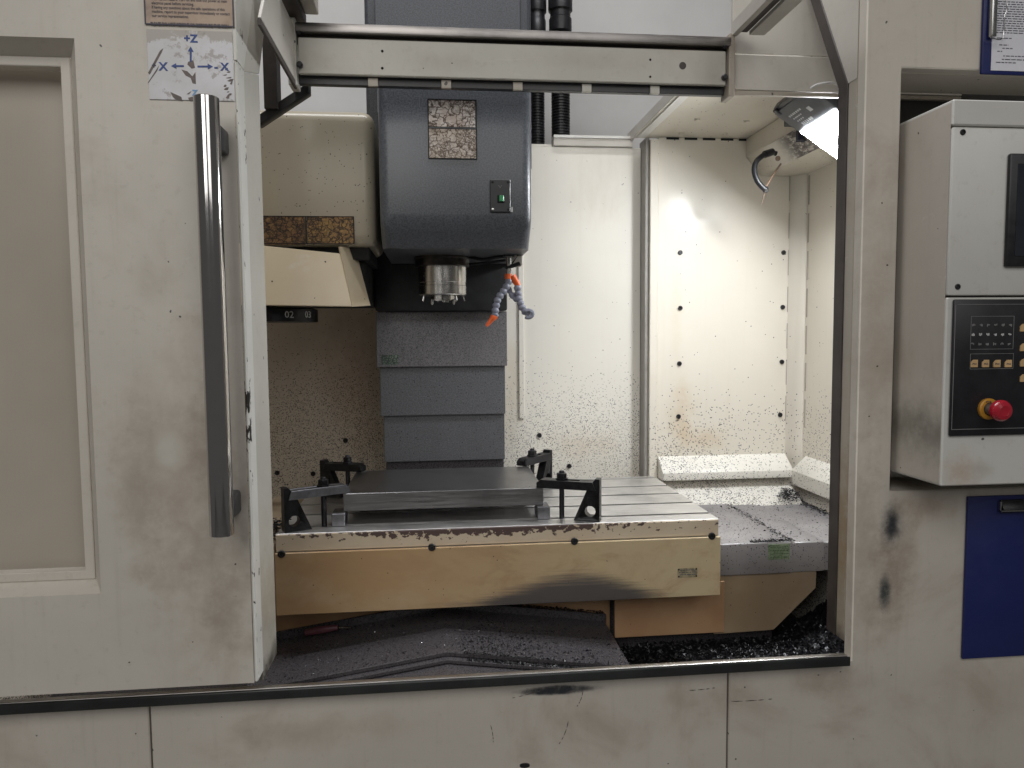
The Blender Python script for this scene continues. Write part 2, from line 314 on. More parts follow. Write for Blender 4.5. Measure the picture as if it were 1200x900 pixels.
def link(name, me, mat, parent=None, sharp=35):
    if mat: me.materials.append(mat)
    for p in me.polygons: p.use_smooth = sharp > 1
    if sharp > 1: me.set_sharp_from_angle(angle=math.radians(sharp))
    else: me.shade_flat()
    o = bpy.data.objects.new(name, me); COL.objects.link(o)
    if parent is not None:
        me.transform(Matrix.Translation(-WORLD[parent.name])); o.parent = parent; WORLD[o.name] = WORLD[parent.name]
    else: WORLD[o.name] = Vector((0, 0, 0))
    return o
def thing(name, label, cat, loc, group=None):
    o = bpy.data.objects.new(name, None); COL.objects.link(o); o.location = loc; o.empty_display_size = .05
    o['label'] = label; o['category'] = cat
    if group: o['group'] = group
    WORLD[o.name] = Vector(loc); return o
def tag(o, label, cat, group=None, kind=None):
    o['label'] = label; o['category'] = cat
    if group: o['group'] = group
    if kind: o['kind'] = kind
    return o
def struct(o, label, cat): o['kind'] = 'structure'; o['label'] = label; o['category'] = cat; return o
def copy_tree(o, off, parent=None, rot=None):
    c = o.copy(); COL.objects.link(c)
    if parent is None: c.location = off
    else: c.parent = parent
    WORLD[c.name] = Vector(off)
    for ch in list(o.children): copy_tree(ch, off, c)
    return c
RX = Matrix.Rotation(math.radians(90), 4, 'X')      # local +Z -> world -Y (towards the viewer)
def at(x, y, z, R=None): return Matrix.Translation((x, y, z)) @ (R if R is not None else Matrix.Identity(4))
def knob(M_, r=.0055, h=.004):                       # a socket screw head, axis along local Z
    return MB().lathe([(r, 0), (r, h * .7), (r * .85, h), (r * .5, h), (r * .45, h * .4)], M_, 14)
FONT = None
def text(name, lines, size, x, z, Y, mat, parent, lead=1.25, sx=1.0, align='LEFT', R=None, bold=0.0, depth=.0004):
    cu = bpy.data.curves.new(name, 'FONT'); cu.body = '\n'.join(lines) if isinstance(lines, (list, tuple)) else lines
    cu.size = size; cu.align_x = align; cu.space_line = lead; cu.resolution_u = 2; cu.offset = bold; cu.extrude = depth / 2
    ob = bpy.data.objects.new(name, cu); COL.objects.link(ob); bpy.context.view_layer.update()
    me = bpy.data.meshes.new_from_object(ob.evaluated_get(bpy.context.evaluated_depsgraph_get())); bpy.data.objects.remove(ob); bpy.data.curves.remove(cu)
    me.materials.clear()
    M_ = Matrix.Translation((x, Y, z)) @ (R if R is not None else Matrix.Rotation(math.radians(90), 4, 'X')) @ Matrix.Diagonal((sx, 1, 1, 1))
    me.transform(M_); me.name = name
    return link(name, me, mat, parent)

# ================================================================== SETTING
struct(MB().box(-4, 4, -5, 3, -.05, 0, 0).build('floor', floor_mat), 'grey concrete workshop floor under the machine', 'floor')
struct(MB().box(-2.0, 2.4, 1.75, 1.85, 0.0, 3.6, 0).build('wall', wall_mat), 'pale grey workshop wall behind the open roof of the machine', 'wall')

# ================================================================== MACHINE ENCLOSURE (front frame)
enc = thing('machine_enclosure', 'worn cream sheet metal front of the machine around the open doorway', 'machine enclosure', (.3, .02, .0))
o = MB().prism([(.612, .1), (1.7, .1), (1.7, 1.155), (.966, 1.155), (.966, 2.043), (1.7, 2.043), (1.7, 2.7), (.887, 2.7), (.887, .786), (.612, .786)], 'Y', 0, .03, .0025).build('front_panel', cream_front, enc)
MB().box(-1.3, -.577, .001, .028, .1, .786, .002).build('lower_panel', cream_front, enc)
MB().box(-.573, .608, 0, .028, .1, .786, .002).build('lower_panel', cream_front, enc)
MB().box(-.60, -.55, .0285, .032, .1, .78, 0).build('seam_backing', darkgap, enc)
MB().box(.60, .62, .031, .034, .1, .78, 0).build('seam_backing', darkgap, enc)
# recess of the control panel
MB().box(.9665, 1.7, .0305, .15, 2.0435, 2.055, .001).build('recess_soffit', cream_front, enc)
MB().box(1.03, 1.7, .30, .31, 1.15, 2.25, 0).build('recess_back', plain('recess_shade', (.075, .075, .07), .7, 0, .2, 10), enc)  # back coloured dark to paint in the shade deep inside the recess
MB().prism([(.956, .0305), (.966, .0305), (.966, .15), (1.04, .15), (1.04, .2995), (1.03, .2995), (1.03, .16), (.956, .16)], 'Z', 1.1551, 2.0429, 0).build('recess_side', cream_front, enc)
MB().prism([(.9665, .0305), (1.7, .0305), (1.7, .2995), (1.041, .2995), (1.041, .15), (.9665, .15)], 'Z', 1.143, 1.1545, 0).build('recess_ledge', cream_front, enc)
# post return and rubber seal: both lean back above z 2.02
def strip(y0, y1, dx, x, zb, name, mat, parent, top=2.32):
    k = .53
    pts = [(y0, zb), (y1, zb), (y1, 2.03), (y1 + k * (top - 2.03), top), (y0 + (0 if y0 < .035 else k * (top - 2.03)), top)]
    if y0 >= .035: pts.append((y0, 2.03))
    return MB().prism(pts, 'X', x, x + dx, .001).build(name, mat, parent)
strip(.0305, .062, .010, .887, .815, 'post_return', rubber_brown, enc)
strip(.0625, .098, .014, .884, .815, 'door_seal', rubber, enc)
pts = [(.0305, 2.03), (.062, 2.03), (.215, 2.32), (.0305, 2.32)]
MB().prism(pts, 'X', .886, .8869, 0).build('post_gusset', plate_paint, enc)
# sill: black lip with a bare steel track on top
sl = MB().prism([(-.032, .788), (-.0005, .788), (-.0005, .80), (-.027, .806), (-.029, .8085), (-.032, .8065)], 'X', -1.3, .866, .001).build('sill_lip', sill_black, enc)
MB().prism([(-.0285, .8095), (-.026, .8105), (-.012, .8085), (-.006, .806), (-.004, .795), (.040, .765), (.040, .755), (-.006, .785), (-.0275, .8075)], 'X', -1.3, .862, .0008).build('sill_track', sill_steel, enc)
MB().box(-1.3, .6, .047, .056, .45, .755, 0).build('front_apron', vcover, enc)
# scratches and flakes on the lower panels
for (x0, y0, x1, y1, b) in [(666, 845, 655, 872, 4), (683, 810, 676, 828, 3), (575, 850, 578, 870, 2), (808, 809, 838, 806, -2), (857, 822, 905, 819, 0), (638, 808, 600, 818, 1)]:
    p, q = P(x0, y0, -.001), P(x1, y1, -.001); m = (p + q) / 2 + Vector((b * .0015, 0, -.002))
    for (t0, t1) in ((.0, .28), (.34, .62), (.66, .8), (.9, 1)):
        bez = lambda t: p.lerp(m, t).lerp(m.lerp(q, t), t)
        MB().tube([bez(t0), bez((t0 + t1) / 2), bez(t1)], lambda i: .0002 + .00045 * (i == 1), 5).build('scratch', black, enc)
MB().lathe([(.001, 0), (.009, .0), (.009, .001)], at(.17, 0, .598, RX) @ Matrix.Diagonal((1.2, .5, 1, 1)), 14).build('paint_flake', black, enc)

# ================================================================== ROOF FRAME over the opening
rf = thing('roof_frame', 'cream cross beam and side rails bounding the open roof above the doorway', 'roof frame', (.2, .25, 2.12))
bm_ = MB().box(-.297, .690, .250, .262, 2.083, 2.162, .002).build('cross_beam', cream_beam, rf)
MB().box(-.306, .693, .268, .284, 2.066, 2.088, .001).build('beam_channel', black, rf)
MB().box(-.300, .698, .238, .262, 2.170, 2.190, .002, 2).build('steel_rail', steel_rail, rf)
MB().box(-.300, .698, .262, .30, 2.15, 2.175, .001).build('beam_web', rubber, rf)
for px in (437, 523, 607, 688, 768):
    x = P(px, 97, .26)[0]; MB().box(x - .011, x + .011, .2625, .272, 2.064, 2.082, .0005).build('clip_tab', rubber_brown if px < 620 else cream_beam, bm_)
for px, py, r in ((448, 60, .003), (448, 80, .003), (762, 70, .0026), (762, 90, .0026), (800, 77, .0085)):
    p = P(px, py, .25); MB().lathe([(r, -.002), (r, .0008)], at(p.x, .25, p.z, RX), 14).build('hole_plug', darkgap if px != 800 else rubber, bm_)
for x0, x1, s in ((-.318, -.300, 1), (.694, .708, -1)):
    br = MB().box(x0, x1, .24, .29, 2.055, 2.20, .0015).build('end_bracket', cream_beam if s > 0 else rubber_brown, rf)
    for z in (2.10, 2.172): MB().lathe([(.007, 0), (.007, .008), (.005, .01)], at((x0 + x1) / 2 + s * .016, .249, z, RX), 10).build('bolt', black, br)
e0, e1 = PX(317, 0, -.303), PX(306, 34, -.303)
MB().prism([(e1.y, 2.066), (.24, 2.066), (.24, 2.182), (e0.y, 2.182)], 'X', -.309, -.303, .001).build('side_plate', plate_paint, rf)
MB().box(-.309, -.303, e1.y, .262, 2.052, 2.0655, .001).build('plate_lip', rubber, rf)
MB().box(-.33, -.285, .10, .30, 2.205, 2.23, .002).build('upper_rail', rubber, rf)
MB().box(-.285, -.255, .10, .285, 2.225, 2.262, .002).build('rail_angle', rubber_brown, rf)
MB().prism([(-.42, 1.995), (-.40, 1.985), (-.285, 2.062), (-.285, 2.085)], 'Y', .31, .34, .001).build('brace', black, rf)
MB().box(-.385, -.355, .30, .345, 2.02, 2.25, .001).build('brace_post', rubber, rf)
MB().box(.700, .714, -.05, .245, 2.194, 2.226, .001).build('side_rail', plate_paint, rf)
MB().box(.7145, .735, -.05, .235, 2.200, 2.206, .0005).build('rail_channel', rubber, rf)
MB().box(.735, .772, -.05, .225, 2.190, 2.2, .001).build('rail_flange', cream_beam, rf)
MB().box(.712, 1.30, .262, .275, 2.078, 2.160, .001).build('roof_panel', plate_paint, rf)
MB().box(.712, 1.30, .266, .279, 2.164, 2.50, .001).build('roof_panel', plate_paint, rf)
MB().box(.712, 1.30, .264, .274, 2.067, 2.077, .001).build('panel_lip', rubber_brown, rf)

# ================================================================== SPLASH GUARD (inside of the cabin)
sg = thing('splash_guard', 'cream inner cabin walls speckled with stuck metal chips', 'splash guard', (.3, 1.05, .6))
MB().box(.20, .727, 1.10, 1.12, .62, 2.150, .001).box(.20, .409, 1.1005, 1.12, 2.1505, 2.158, 0).build('back_panel', back_liner, sg)
MB().box(.413, .695, 1.085, 1.13, 2.151, 2.176, .001).build('top_channel', plate_paint, sg)
MB().box(.413, .690, 1.08, 1.14, 2.1765, 2.186, .001).build('top_lip', cream_strip, sg)
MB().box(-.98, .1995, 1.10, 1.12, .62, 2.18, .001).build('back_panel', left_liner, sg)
MB().box(.288, .306, 1.092, 1.0995, 1.20, 1.80, .001).build('wall_batten', back_liner, sg)
MB().box(.728, .742, 1.045, 1.12, .62, 2.172, .001).build('panel_edge', plain('edge_grey', (.30, .285, .26), .5, 0, .12, 20), sg)
MB().box(.7425, .772, 1.034, 1.06, .62, 2.165, .002).build('edge_strip', side_liner, sg)
MB().box(.7725, 1.254, 1.04, 1.06, .62, 2.173, .001).build('bolted_panel', side_liner, sg)
MB().prism([(1.250, 1.039), (1.29, 1.0), (1.30, 1.0), (1.30, 1.06), (1.25, 1.06)], 'Z', .62, 2.173, .001).build('corner_post', side_liner, sg)
MB().prism([(.03, .62), (.999, .62), (.999, 2.26), (.412, 2.26), (.412, 1.14), (.03, 1.14)], 'X', 1.295, 1.31, .001).build('side_panel', side_liner, sg)
for i, (px, py) in enumerate([(797, 296), (918, 296), (797, 361), (917, 360), (796, 426), (916, 424), (795, 488), (914, 486)]):
    p = P(px, py, 1.04); knob(at(p.x, 1.04, p.z, RX), .0082, .006).build('screw', black, sg)
for px, py in [(632, 510), (667, 546), (405, 516), (367, 555), (325, 554)]:
    p = P(px, py, 1.10); knob(at(p.x, 1.10, p.z, RX), .0085, .006).build('screw', black, sg)
# seam tabs between ceiling, back and side
for i in range(7):
    x = .80 + i * .065; MB().box(x, x + .045, 1.0385, 1.0398, 2.166, 2.1735, 0).build('seam_gap', darkgap, sg)
for i in range(7):
    z = 1.16 + i * .13; MB().box(1.2925, 1.2945, .985, .991, z, z + .10, 0).build('seam_gap', rubber_brown, sg)
    MB().box(1.2475, 1.2495, 1.0375, 1.0399, z + .02, z + .11, 0).build('seam_gap', rubber_brown, sg)
# ceiling with an upstand round the roof opening
MB().box(.695, 1.31, .29, 1.06, 2.1745, 2.186, .001).build('ceiling_panel', ceil_liner, sg)
MB().box(.684, .6945, .29, 1.12, 2.172, 2.205, .001).build('opening_upstand', plate_paint, sg)
MB().box(.695, .725, .29, 1.035, 2.1695, 2.174, .001).build('opening_lip', cream_strip, sg)
for px, py in [(817, 140), (875, 142), (798, 156), (850, 157)]:
    p = PZ(px, py, 2.1745); MB().lathe([(.009, 0), (.009, -.004), (.004, -.006)], at(p.x, p.y, 2.1745), 12).build('rivet', ceil_liner, sg)
# duct along the top right corner
MB().prism([(1.086, 2.1735), (1.086, 2.111), (1.137, 2.047), (1.2945, 2.047), (1.2945, 2.1735)], 'Y', .412, 1.0385, .002).build('corner_duct', ceil_liner, sg)
n_ = N('duct_cover'); cc = n_.mix(n_.math('MULTIPLY', n_.mr(n_.math('ABSOLUTE', n_.math('SUBTRACT', n_.y, .70)), .13, .02), n_.mr(n_.noise(25, 5, .7, (1, 1, 3)), .35, .55)), (.66, .62, .55), (.09, .07, .065)); duct_cov = n_.out(cc, .4)
MB().prism([(1.084, 2.108), (1.0805, 2.105), (1.132, 2.040), (1.136, 2.043)], 'Y', .415, .885, .0005).build('duct_cover', duct_cov, sg)
# ledges
MB().prism([(1.0395, 1.062), (1.0395, .985), (.975, .985), (.972, 1.012)], 'X', .775, 1.249, .002).build('wall_ledge', ledge_liner, sg)
MB().prism([(1.2945, 1.062), (1.2945, .960), (1.245, .960), (1.242, 1.012)], 'Y', .10, .975, .002).build('wall_ledge', ledge_liner, sg)
MB().prism([(1.0395, .98), (1.0395, .60), (.80, .60), (.87, .885)], 'X', .70, 1.252, .001).build('chip_slope', low_liner, sg)
MB().prism([(1.294, .958), (1.294, .56), (1.10, .56), (1.215, .84)], 'Y', .06, .985, .001).build('chip_slope', pan_mat, sg)
MB().box(-.98, 1.295, .06, 1.10, .55, .60, 0).build('chip_pan', vcover, sg)
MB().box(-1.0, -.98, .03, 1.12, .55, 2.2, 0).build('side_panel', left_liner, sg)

# ================================================================== SLIDING DOOR
dr = thing('sliding_door', 'cream sliding door pushed open at the left with a window and long steel handle', 'door', (-.7, -.02, .83))
XR, ZB, ZT = -.360, .833, 2.7
hx, hb, ht = -.632, 1.021, 2.030          # window hole at the front face
ix, ib, it = -.660, 1.036, 2.012          # its inner end, 45 mm deeper
px_ = MB()
bmx = bmesh.new(); XL = -1.35
def quad(m, *pts): m.faces.new([m.verts.new(p) for p in pts])
f = -.05
quad(bmx, (hx, f, ZB), (XR, f, ZB), (XR, f, ZT), (hx, f, ZT))
quad(bmx, (XL, f, ZB), (hx, f, ZB), (hx, f, hb), (XL, f, hb)); quad(bmx, (XL, f, ht), (hx, f, ht), (hx, f, ZT), (XL, f, ZT))
quad(bmx, (XL, f, hb), (hx, f, hb), (ix, -.005, ib), (XL, -.005, ib)); quad(bmx, (XL, -.005, it), (ix, -.005, it), (hx, f, ht), (XL, f, ht))
quad(bmx, (hx, f, hb), (hx, f, ht), (ix, -.005, it), (ix, -.005, ib))
quad(bmx, (XL, f, ZB), (XL, -.003, ZB), (XR, -.003, ZB), (XR, f, ZB))
quad(bmx, (XL, -.003, ZB), (XL, -.003, ZB + .1), (XR, -.003, ZB + .1), (XR, -.003, ZB))
bmesh.ops.remove_doubles(bmx, verts=bmx.verts, dist=.0002)
bmesh.ops.recalc_face_normals(bmx, faces=bmx.faces)
mb = MB(); mb._add(bmx); mb.build('door_panel', cream_out, dr, 1)
fr = MB().prism([(XL, ib), (ix - .0005, ib), (ix - .0005, it), (XL, it), (XL, it - .017), (ix - .018, it - .017), (ix - .018, ib + .017), (XL, ib + .017)], 'Y', -.008, .02, .0015).build('window_frame', cream_out, dr)
MB().box(XL, ix - .005, .050, .056, ib - .01, it + .01, 0).build('window_pane', pane_mat, dr)
n_ = N('door_edge_paint'); k_ = n_.math('MULTIPLY', n_.mr(n_.math('ABSOLUTE', n_.math('SUBTRACT', n_.z, 1.31)), .14, .06), n_.mr(n_.y, -.028, -.045))
e_ = n_.math('GREATER_THAN', n_.math('ADD', n_.noise(38, 5, .65, (1, 1, .5)), n_.math('MULTIPLY', k_, .18)), .66)
e2 = n_.math('MULTIPLY', n_.math('GREATER_THAN', n_.noise(120, 4, .6, (1, 1, .4)), .66), n_.mr(n_.y, -.04, -.048))
edge_white = n_.out(n_.mix(n_.math('MAXIMUM', e_, e2), n_.mix(n_.mr(n_.noise(5, 4), .3, .7), (.66, .65, .60), (.76, .75, .71)), (.025, .022, .02)), .4)
MB().prism([(-.0499, ZB), (-.002, ZB), (-.002, 2.0), (-.0499, 2.0)], 'X', XR, -.353, .003).build('door_edge', edge_white, dr)
MB().prism([(-.0499, 2.0005), (-.002, 2.0005), (.155, 2.3), (-.0499, 2.3)], 'X', XR, -.353, .001).build('door_edge', edge_white, dr)
MB().prism([(.001, .812), (.125, .812), (.125, 2.035), (.001, 1.998)], 'X', -.362, -.355, .0015).build('door_return', cream_flange, dr)
MB().prism([(.0015, 2.0), (.126, 2.037), (.268, 2.3), (.158, 2.3)], 'X', -.362, -.3545, .001).build('door_return', cream_flange, dr)
h0, h1 = P(259, 627, -.125), P(243, 114, -.125); hX = (h0.x + h1.x) / 2; hL = h1.z - h0.z
hd = MB().lathe([(.0195, 0), (.021, .0015), (.021, hL - .0015), (.0195, hL)], at(hX, -.125, h0.z), 40).build('door_handle', chrome, dr)
for z in (h0.z + .045, h1.z - .06):
    MB().box(hX - .010, hX + .0165, -.118, -.0505, z - .022, z + .022, .006, 2).build('handle_bracket', black, hd)
# two worn signs
L = lambda px, py: P(px, py, -.0505)
a, b_ = L(169, 0), L(275, 33)
s1 = MB().box(a.x, b_.x, -.0525, -.0503, b_.z + .001, 2.16, .0004).build('warning_sign', sign_face, dr)
tl = L(178, 4)
text('lettering', ['electrical hazard. Turn off and lock-out power at main', 'interruption hazard. Turn off and lock-out power at main', 'electrical panel before servicing.', 'If having any questions about the safe operations of this', 'machine, report to your supervisor immediately or contact', 'our service representatives.'], .0072, tl.x, tl.z + .0125, -.0530, ink, s1, 1.02, .78)
t2 = L(177, 30); text('lettering', 'PLEASE DO NOT REMOVE OR DISPOSURE THIS SIGN', .0078, t2.x, t2.z, -.0530, ink, s1, 1, .74, bold=.00025)
MB().box(a.x, b_.x, -.0535, -.0526, b_.z + .0005, b_.z + .0026, 0).box(b_.x - .0022, b_.x, -.0535, -.0526, b_.z + .003, 2.16, 0).box(a.x, a.x + .0022, -.0535, -.0526, b_.z + .003, 2.16, 0).build('sign_border', ink, s1)
a, b_ = L(172, 34.5), L(275, 119)
s2 = MB().box(a.x, b_.x, -.0525, -.0503, b_.z, a.z, .0004).build('axis_sign', axis_face, dr)
def sgn(t, px, py, size, mat=ink_blue): p = L(px, py); text('lettering', t, size, p.x, p.z, -.0530, mat, s2, bold=.0006, align='CENTER')
sgn('+Z', 224, 50, .019); sgn('X', 192, 83, .020); sgn('+', 181, 80, .012, ink); sgn('- X', 260, 83, .019); sgn('Z', 229, 112, .013, ink_light)
def arrow(x0, y0, x1, y1):
    p, q = L(x0, y0), L(x1, y1); d = (q - p); d.y = 0; d.normalize(); s_ = Vector((d.z, 0, -d.x)); Y_ = Vector((0, -.0027, 0)); h = q - d * .009
    m = MB().poly([p + s_ * .0016 + Y_, h + s_ * .0016 + Y_, h - s_ * .0016 + Y_, p - s_ * .0016 + Y_]).poly([h + s_ * .005 + Y_, q + Y_, h - s_ * .005 + Y_]); m.build('arrow', ink_blue, s2)
arrow(224, 73, 224, 55); arrow(216, 78, 201, 78); arrow(232, 78.5, 250, 78.5)
def blot(pts): MB().poly([L(*p) + Vector((0, -.0024, 0)) for p in pts]).build('scrape', scrape, s2)
blot([(174, 86), (188, 60), (192, 57), (190, 62), (176, 88)]); blot([(174, 97), (187, 77), (185, 83), (174, 98.5)])
blot([(213, 82), (220, 84), (226, 90), (229.5, 85), (230, 99), (226, 98), (224, 92), (218, 89)]); blot([(221, 73), (227, 71), (229, 80), (225, 81), (220, 76)])
blot([(200, 108), (204, 110), (213, 114), (214, 118), (206, 117), (203, 114)]); blot([(221, 115), (229, 113), (233, 116), (232, 118), (222, 118)]); blot([(219, 111), (225, 107), (222, 111)])
for i in range(11):
    x, y = random.uniform(261, 270), 82 + i * 3.3; l = random.uniform(3, 8); h = random.uniform(.8, 2.6)
    blot([(x, y), (x + l * .5, y - h * random.uniform(.5, 2)), (min(x + l, 274.5), y - h * 1.2), (min(x + l * .8, 274.5), y + h * .4), (x + l * .3, y + h * .5)])
# pale gouge by the window

# ================================================================== CONTROL PANEL
cp = thing('control_panel', 'cream operator control box with screen, black keypad and red stop button', 'control panel', (1.3, -.0, 1.195))
XL2 = .978
MB().prism([(.148, 1.195), (.148, 1.936), (-.14, 1.936), (-.14, 1.888), (-.108, 1.888), (-.108, 1.563), (-.14, 1.563), (-.14, 1.195)], 'X', XL2, 1.7, .0025).build('housing', cream_panel, cp)
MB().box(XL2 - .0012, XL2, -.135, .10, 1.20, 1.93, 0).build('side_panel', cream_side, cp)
sd = MB().box(XL2 + .001, 1.7, -.1405, -.1115, 1.567, 1.885, .004, 2).build('screen_door', cream_panel, cp)
for px, py in ((1128, 155), (1122, 336)):
    p = P(px, py, -.1405); knob(at(p.x, -.1405, p.z, RX), .0055, .003).build('screw', black, sd)
p, q = P(1179, 180, -.143), P(1176, 313, -.143)
MB().box(q.x, 1.6, -.150, -.1402, q.z, p.z, .005, 2).build('screen_bezel', black, sd)
MB().box(q.x + .016, 1.6, -.1515, -.1495, q.z + .02, p.z - .02, .0005).build('screen', screen_mat, sd)
p, q = P(1116, 351, -.141), P(1111, 511, -.141)
kp = MB().box(p.x, 1.6, -.147, -.1402, q.z, p.z, .003, 2).build('keypad', keypad_mat, cp)
r1 = q.x + .012
K = lambda px, py, Y=-.147: P(px, py, Y)
def ring(px0, py0, px1, py1, mat):
    a, b = K(px0, py0), K(px1, py1); t = .0007; Y0, Y1 = -.1476, -.1469
    MB().box(a.x, b.x, Y0, Y1, a.z, a.z + t, 0).box(a.x, b.x, Y0, Y1, b.z, b.z + t, 0).box(a.x, a.x + t, Y0, Y1, b.z + t, a.z, 0).box(b.x - t, b.x, Y0, Y1, b.z + t, a.z, 0).build('outline', mat, kp)
ring(1138, 371, 1187, 409, grey_print); ring(1137, 415, 1187, 432, grey_print)
a, b = K(1122, 357), K(1300, 357); MB().box(a.x, 1.55, -.1476, -.1469, a.z, a.z + .0008, 0).box(a.x - .004, a.x - .0032, -.1476, -.1469, K(1117, 503).z, a.z, 0).box(a.x - .004, 1.55, -.1476, -.1469, K(1117, 503).z - .001, K(1117, 503).z, 0).build('outline', grey_print, kp)
for row, (y, m) in enumerate(((381, grey_print), (392, white_print), (403, grey_print))):
    for i in range(6):
        p = K(1141 + i * 8.6 - row * .7, y); g = MB()
        for q_ in range(3): g.box(p.x - .003 + q_ * .0022, p.x - .0015 + q_ * .0022, -.1476, -.1469, p.z + random.uniform(-.003, 0), p.z + random.uniform(.001, .003), 0)
        g.build('legend', m, kp)
def key(px, py, s_, word):
    p = K(px, py); h = s_ / 2
    k = MB().prism([(p.x - h, p.z - h), (p.x + h, p.z - h), (p.x + h, p.z + h), (p.x - h * .3, p.z + h), (p.x - h, p.z + h * .35)], 'Y', -.1495, -.1465, .0005).build('key', key_mat, kp)
    if word: text('lettering', word, .0052, p.x, p.z - .0025, -.1499, ink, k, align='CENTER')
for i in range(4): key(1141 + i * 13.3, 426, .0145, 'PN%d' % (i + 1))
for y in (384, 407, 425, 443): key(1199, y, .015, '')
p = K(1157, 479)
es = MB().lathe([(.0205, 0), (.0205, .005), (.018, .007), (.013, .007), (.0125, .001)], at(p.x, -.147, p.z, RX), 36).build('emergency_stop', yellow_btn, kp)
text('lettering', 'STOP', .0048, p.x - .004, p.z + .0125, -.1548, ink, kp, align='CENTER')
MB().lathe([(.0115, 0), (.0115, .026)], at(p.x, -.148, p.z, RX), 24).build('stem', scrape, kp)
MB().lathe([(.012, .0), (.0195, .002), (.0205, .007), (.0200, .012), (.0165, .0165), (.010, .0185), (.008, .0178), (.001, .0175)], at(p.x, -.1735, p.z, RX), 36).build('push_cap', red_btn, kp)

# ================================================================== CLIPBOARDS
def clip_lines(x0, x1, z, n_, dz, Y, parent, jit=.3):
    m = MB()
    for i in range(n_):
        x = x0 + random.random() * .004
        while x < x1:
            l = random.uniform(.004, .012); m.box(x, min(x + l, x1), Y - .0004, Y, z - i * dz, z - i * dz + .0017, 0); x += l + .0022
    return m.build('print', ink, parent)
c1 = thing('clipboard', 'blue clipboard holding a printed sheet at the top right corner', 'clipboard', (1.25, -.005, 2.05), 'blue clipboards on the machine front')
p = P(1151, 86, -.01)
MB().box(p.x, p.x + .30, -.008, -.0005, p.z, p.z + .42, .003, 2).build('board', blue_board, c1)
q = P(1162, 82, -.011)
pg = MB().box(q.x, q.x + .25, -.0095, -.0082, q.z, q.z + .40, 0).build('paper', paper, c1)
q2 = P(1168, 31, -.011); clip_lines(q2.x, q2.x + .10, q2.z + .05, 14, .0048, -.0096, pg)
for px, py, wd in ((1168, 45, .035), (1169, 53, .024), (1173, 57, .026), (1168, 60.5, .012), (1174, 66, .05), (1173, 70, .06), (1167, 73.5, .045)):
    t = P(px, py, -.0097); clip_lines(t.x, t.x + wd, t.z, 1, .005, -.0096, pg)
cl0, cl1 = P(1158, 45, -.012), P(1163, 0, -.012)
MB().box(cl0.x - .001, cl0.x + .012, -.022, -.0096, cl0.z, cl0.z + .20, .003, 2).build('clip', silver, c1)
w0 = [P(1161, 44, -.026), P(1175, 45, -.026), P(1177, 20, -.026), P(1179, 15, -.026), P(1180, 5, -.026), P(1178, -5, -.026), P(1178, -40, -.026), P(1162, -42, -.02)]
MB().tube(w0, .0013, 8, 4).build('clip_wire', silver, c1)
c2 = thing('clipboard', 'empty dark blue clipboard hanging below the control panel', 'clipboard', (1.2, -.005, .85), 'blue clipboards on the machine front')
p, q = P(1128, 773, -.008), P(1138, 582, -.008)
MB().box(p.x, p.x + .24, -.008, -.0005, p.z, q.z, .003, 2).build('board', blue_board, c2)
a = P(1172, 600, -.012); b = P(1172, 586, -.012)
MB().prism([(-.0082, a.z), (-.020, a.z), (-.024, a.z + .006), (-.014, b.z), (-.0082, b.z)], 'X', a.x, a.x + .12, .001).build('clip', black, c2)
MB().tube([P(1173, 599, -.026), P(1300, 596, -.026)], .0016, 8).build('clip_wire', silver, c2)
MB().box(a.x - .004, a.x, -.018, -.0082, a.z + .004, b.z - .002, .001).build('clip_ear', silver, c2)

# ================================================================== COLUMN, HEAD, SPINDLE
mc = thing('machine_column', 'dark grey machine column rising behind the spindle head', 'machine column', (.02, 1.0, .6))
MB().prism([(-.196, 1.09), (-.196, .775), (-.186, .765), (.283, .765), (.295, .775), (.295, 1.09)], 'Z', 2.0, 3.0, .002).box(-.16, .20, .90, 1.09, .6, 1.999, .002).build('column_body', column_mat, mc)
MB().box(-.165, .262, .758, .7645, 2.15, 3.0, .002).build('column_cover', column_mat, mc)
sh = thing('spindle_head', 'dark blue grey spindle head with two worn stickers and a green button', 'spindle head', (.05, .6, 1.72))
# housing: rounded upright edges, the lower front edge chamfered back
bb = bmesh.new(); x0, x1, yf, yb = -.133, .240, .35, .80
prof = [(.0, 1.768), (.0, 2.135)]
mbh = MB().prism([(yf, 1.768), (yf, 2.10), (yf + .02, 2.135), (yb, 2.135), (yb, 1.716), (yf + .052, 1.716)], 'X', x0, x1, .026, 5, None,
                 lambda e: (all(abs(v.co.y - yf) < 1e-5 and abs(v.co.z - 1.768) < 1e-5 for v in e.verts)) or (abs(e.verts[0].co.x - e.verts[1].co.x) < 1e-6 and min(v.co.y for v in e.verts) < yf + .055 and max(v.co.y for v in e.verts) < .5))
mbh.build('head_housing', head_mat, sh, 30)
MB().box(-.185, .2195, .80, .86, 1.572, 1.99, .006, 2).build('rear_casting', plain('casting_black', (.012, .0125, .014), .5, 0, .4, 40, .2), sh)
a, b = P(502, 117, .35), P(557, 150, .35); MB().box(a.x, b.x, .3478, .3499, b.z + .001, a.z, .0004).build('worn_sticker', sticker_head, sh)
a, b = P(502.5, 151, .35), P(558, 186, .35); MB().box(a.x, b.x, .3478, .3499, b.z, a.z, .0004).build('worn_sticker', sticker_head2, sh)
a, b = P(502, 117, .35), P(558, 186, .35); t = .0022; zm = P(502, 150.5, .35).z
MB().box(a.x - t, b.x + t, .3475, .3499, a.z + .0002, a.z + t, 0).box(a.x - t, b.x + t, .3475, .3499, b.z - t, b.z - .0002, 0).box(a.x - t, a.x - .0002, .3475, .3499, b.z, a.z, 0).box(b.x + .0004, b.x + t, .3475, .3499, b.z, a.z, 0).box(a.x, b.x, .3470, .3477, zm - .001, zm + .001, 0).build('sticker_border', darkgap, sh)
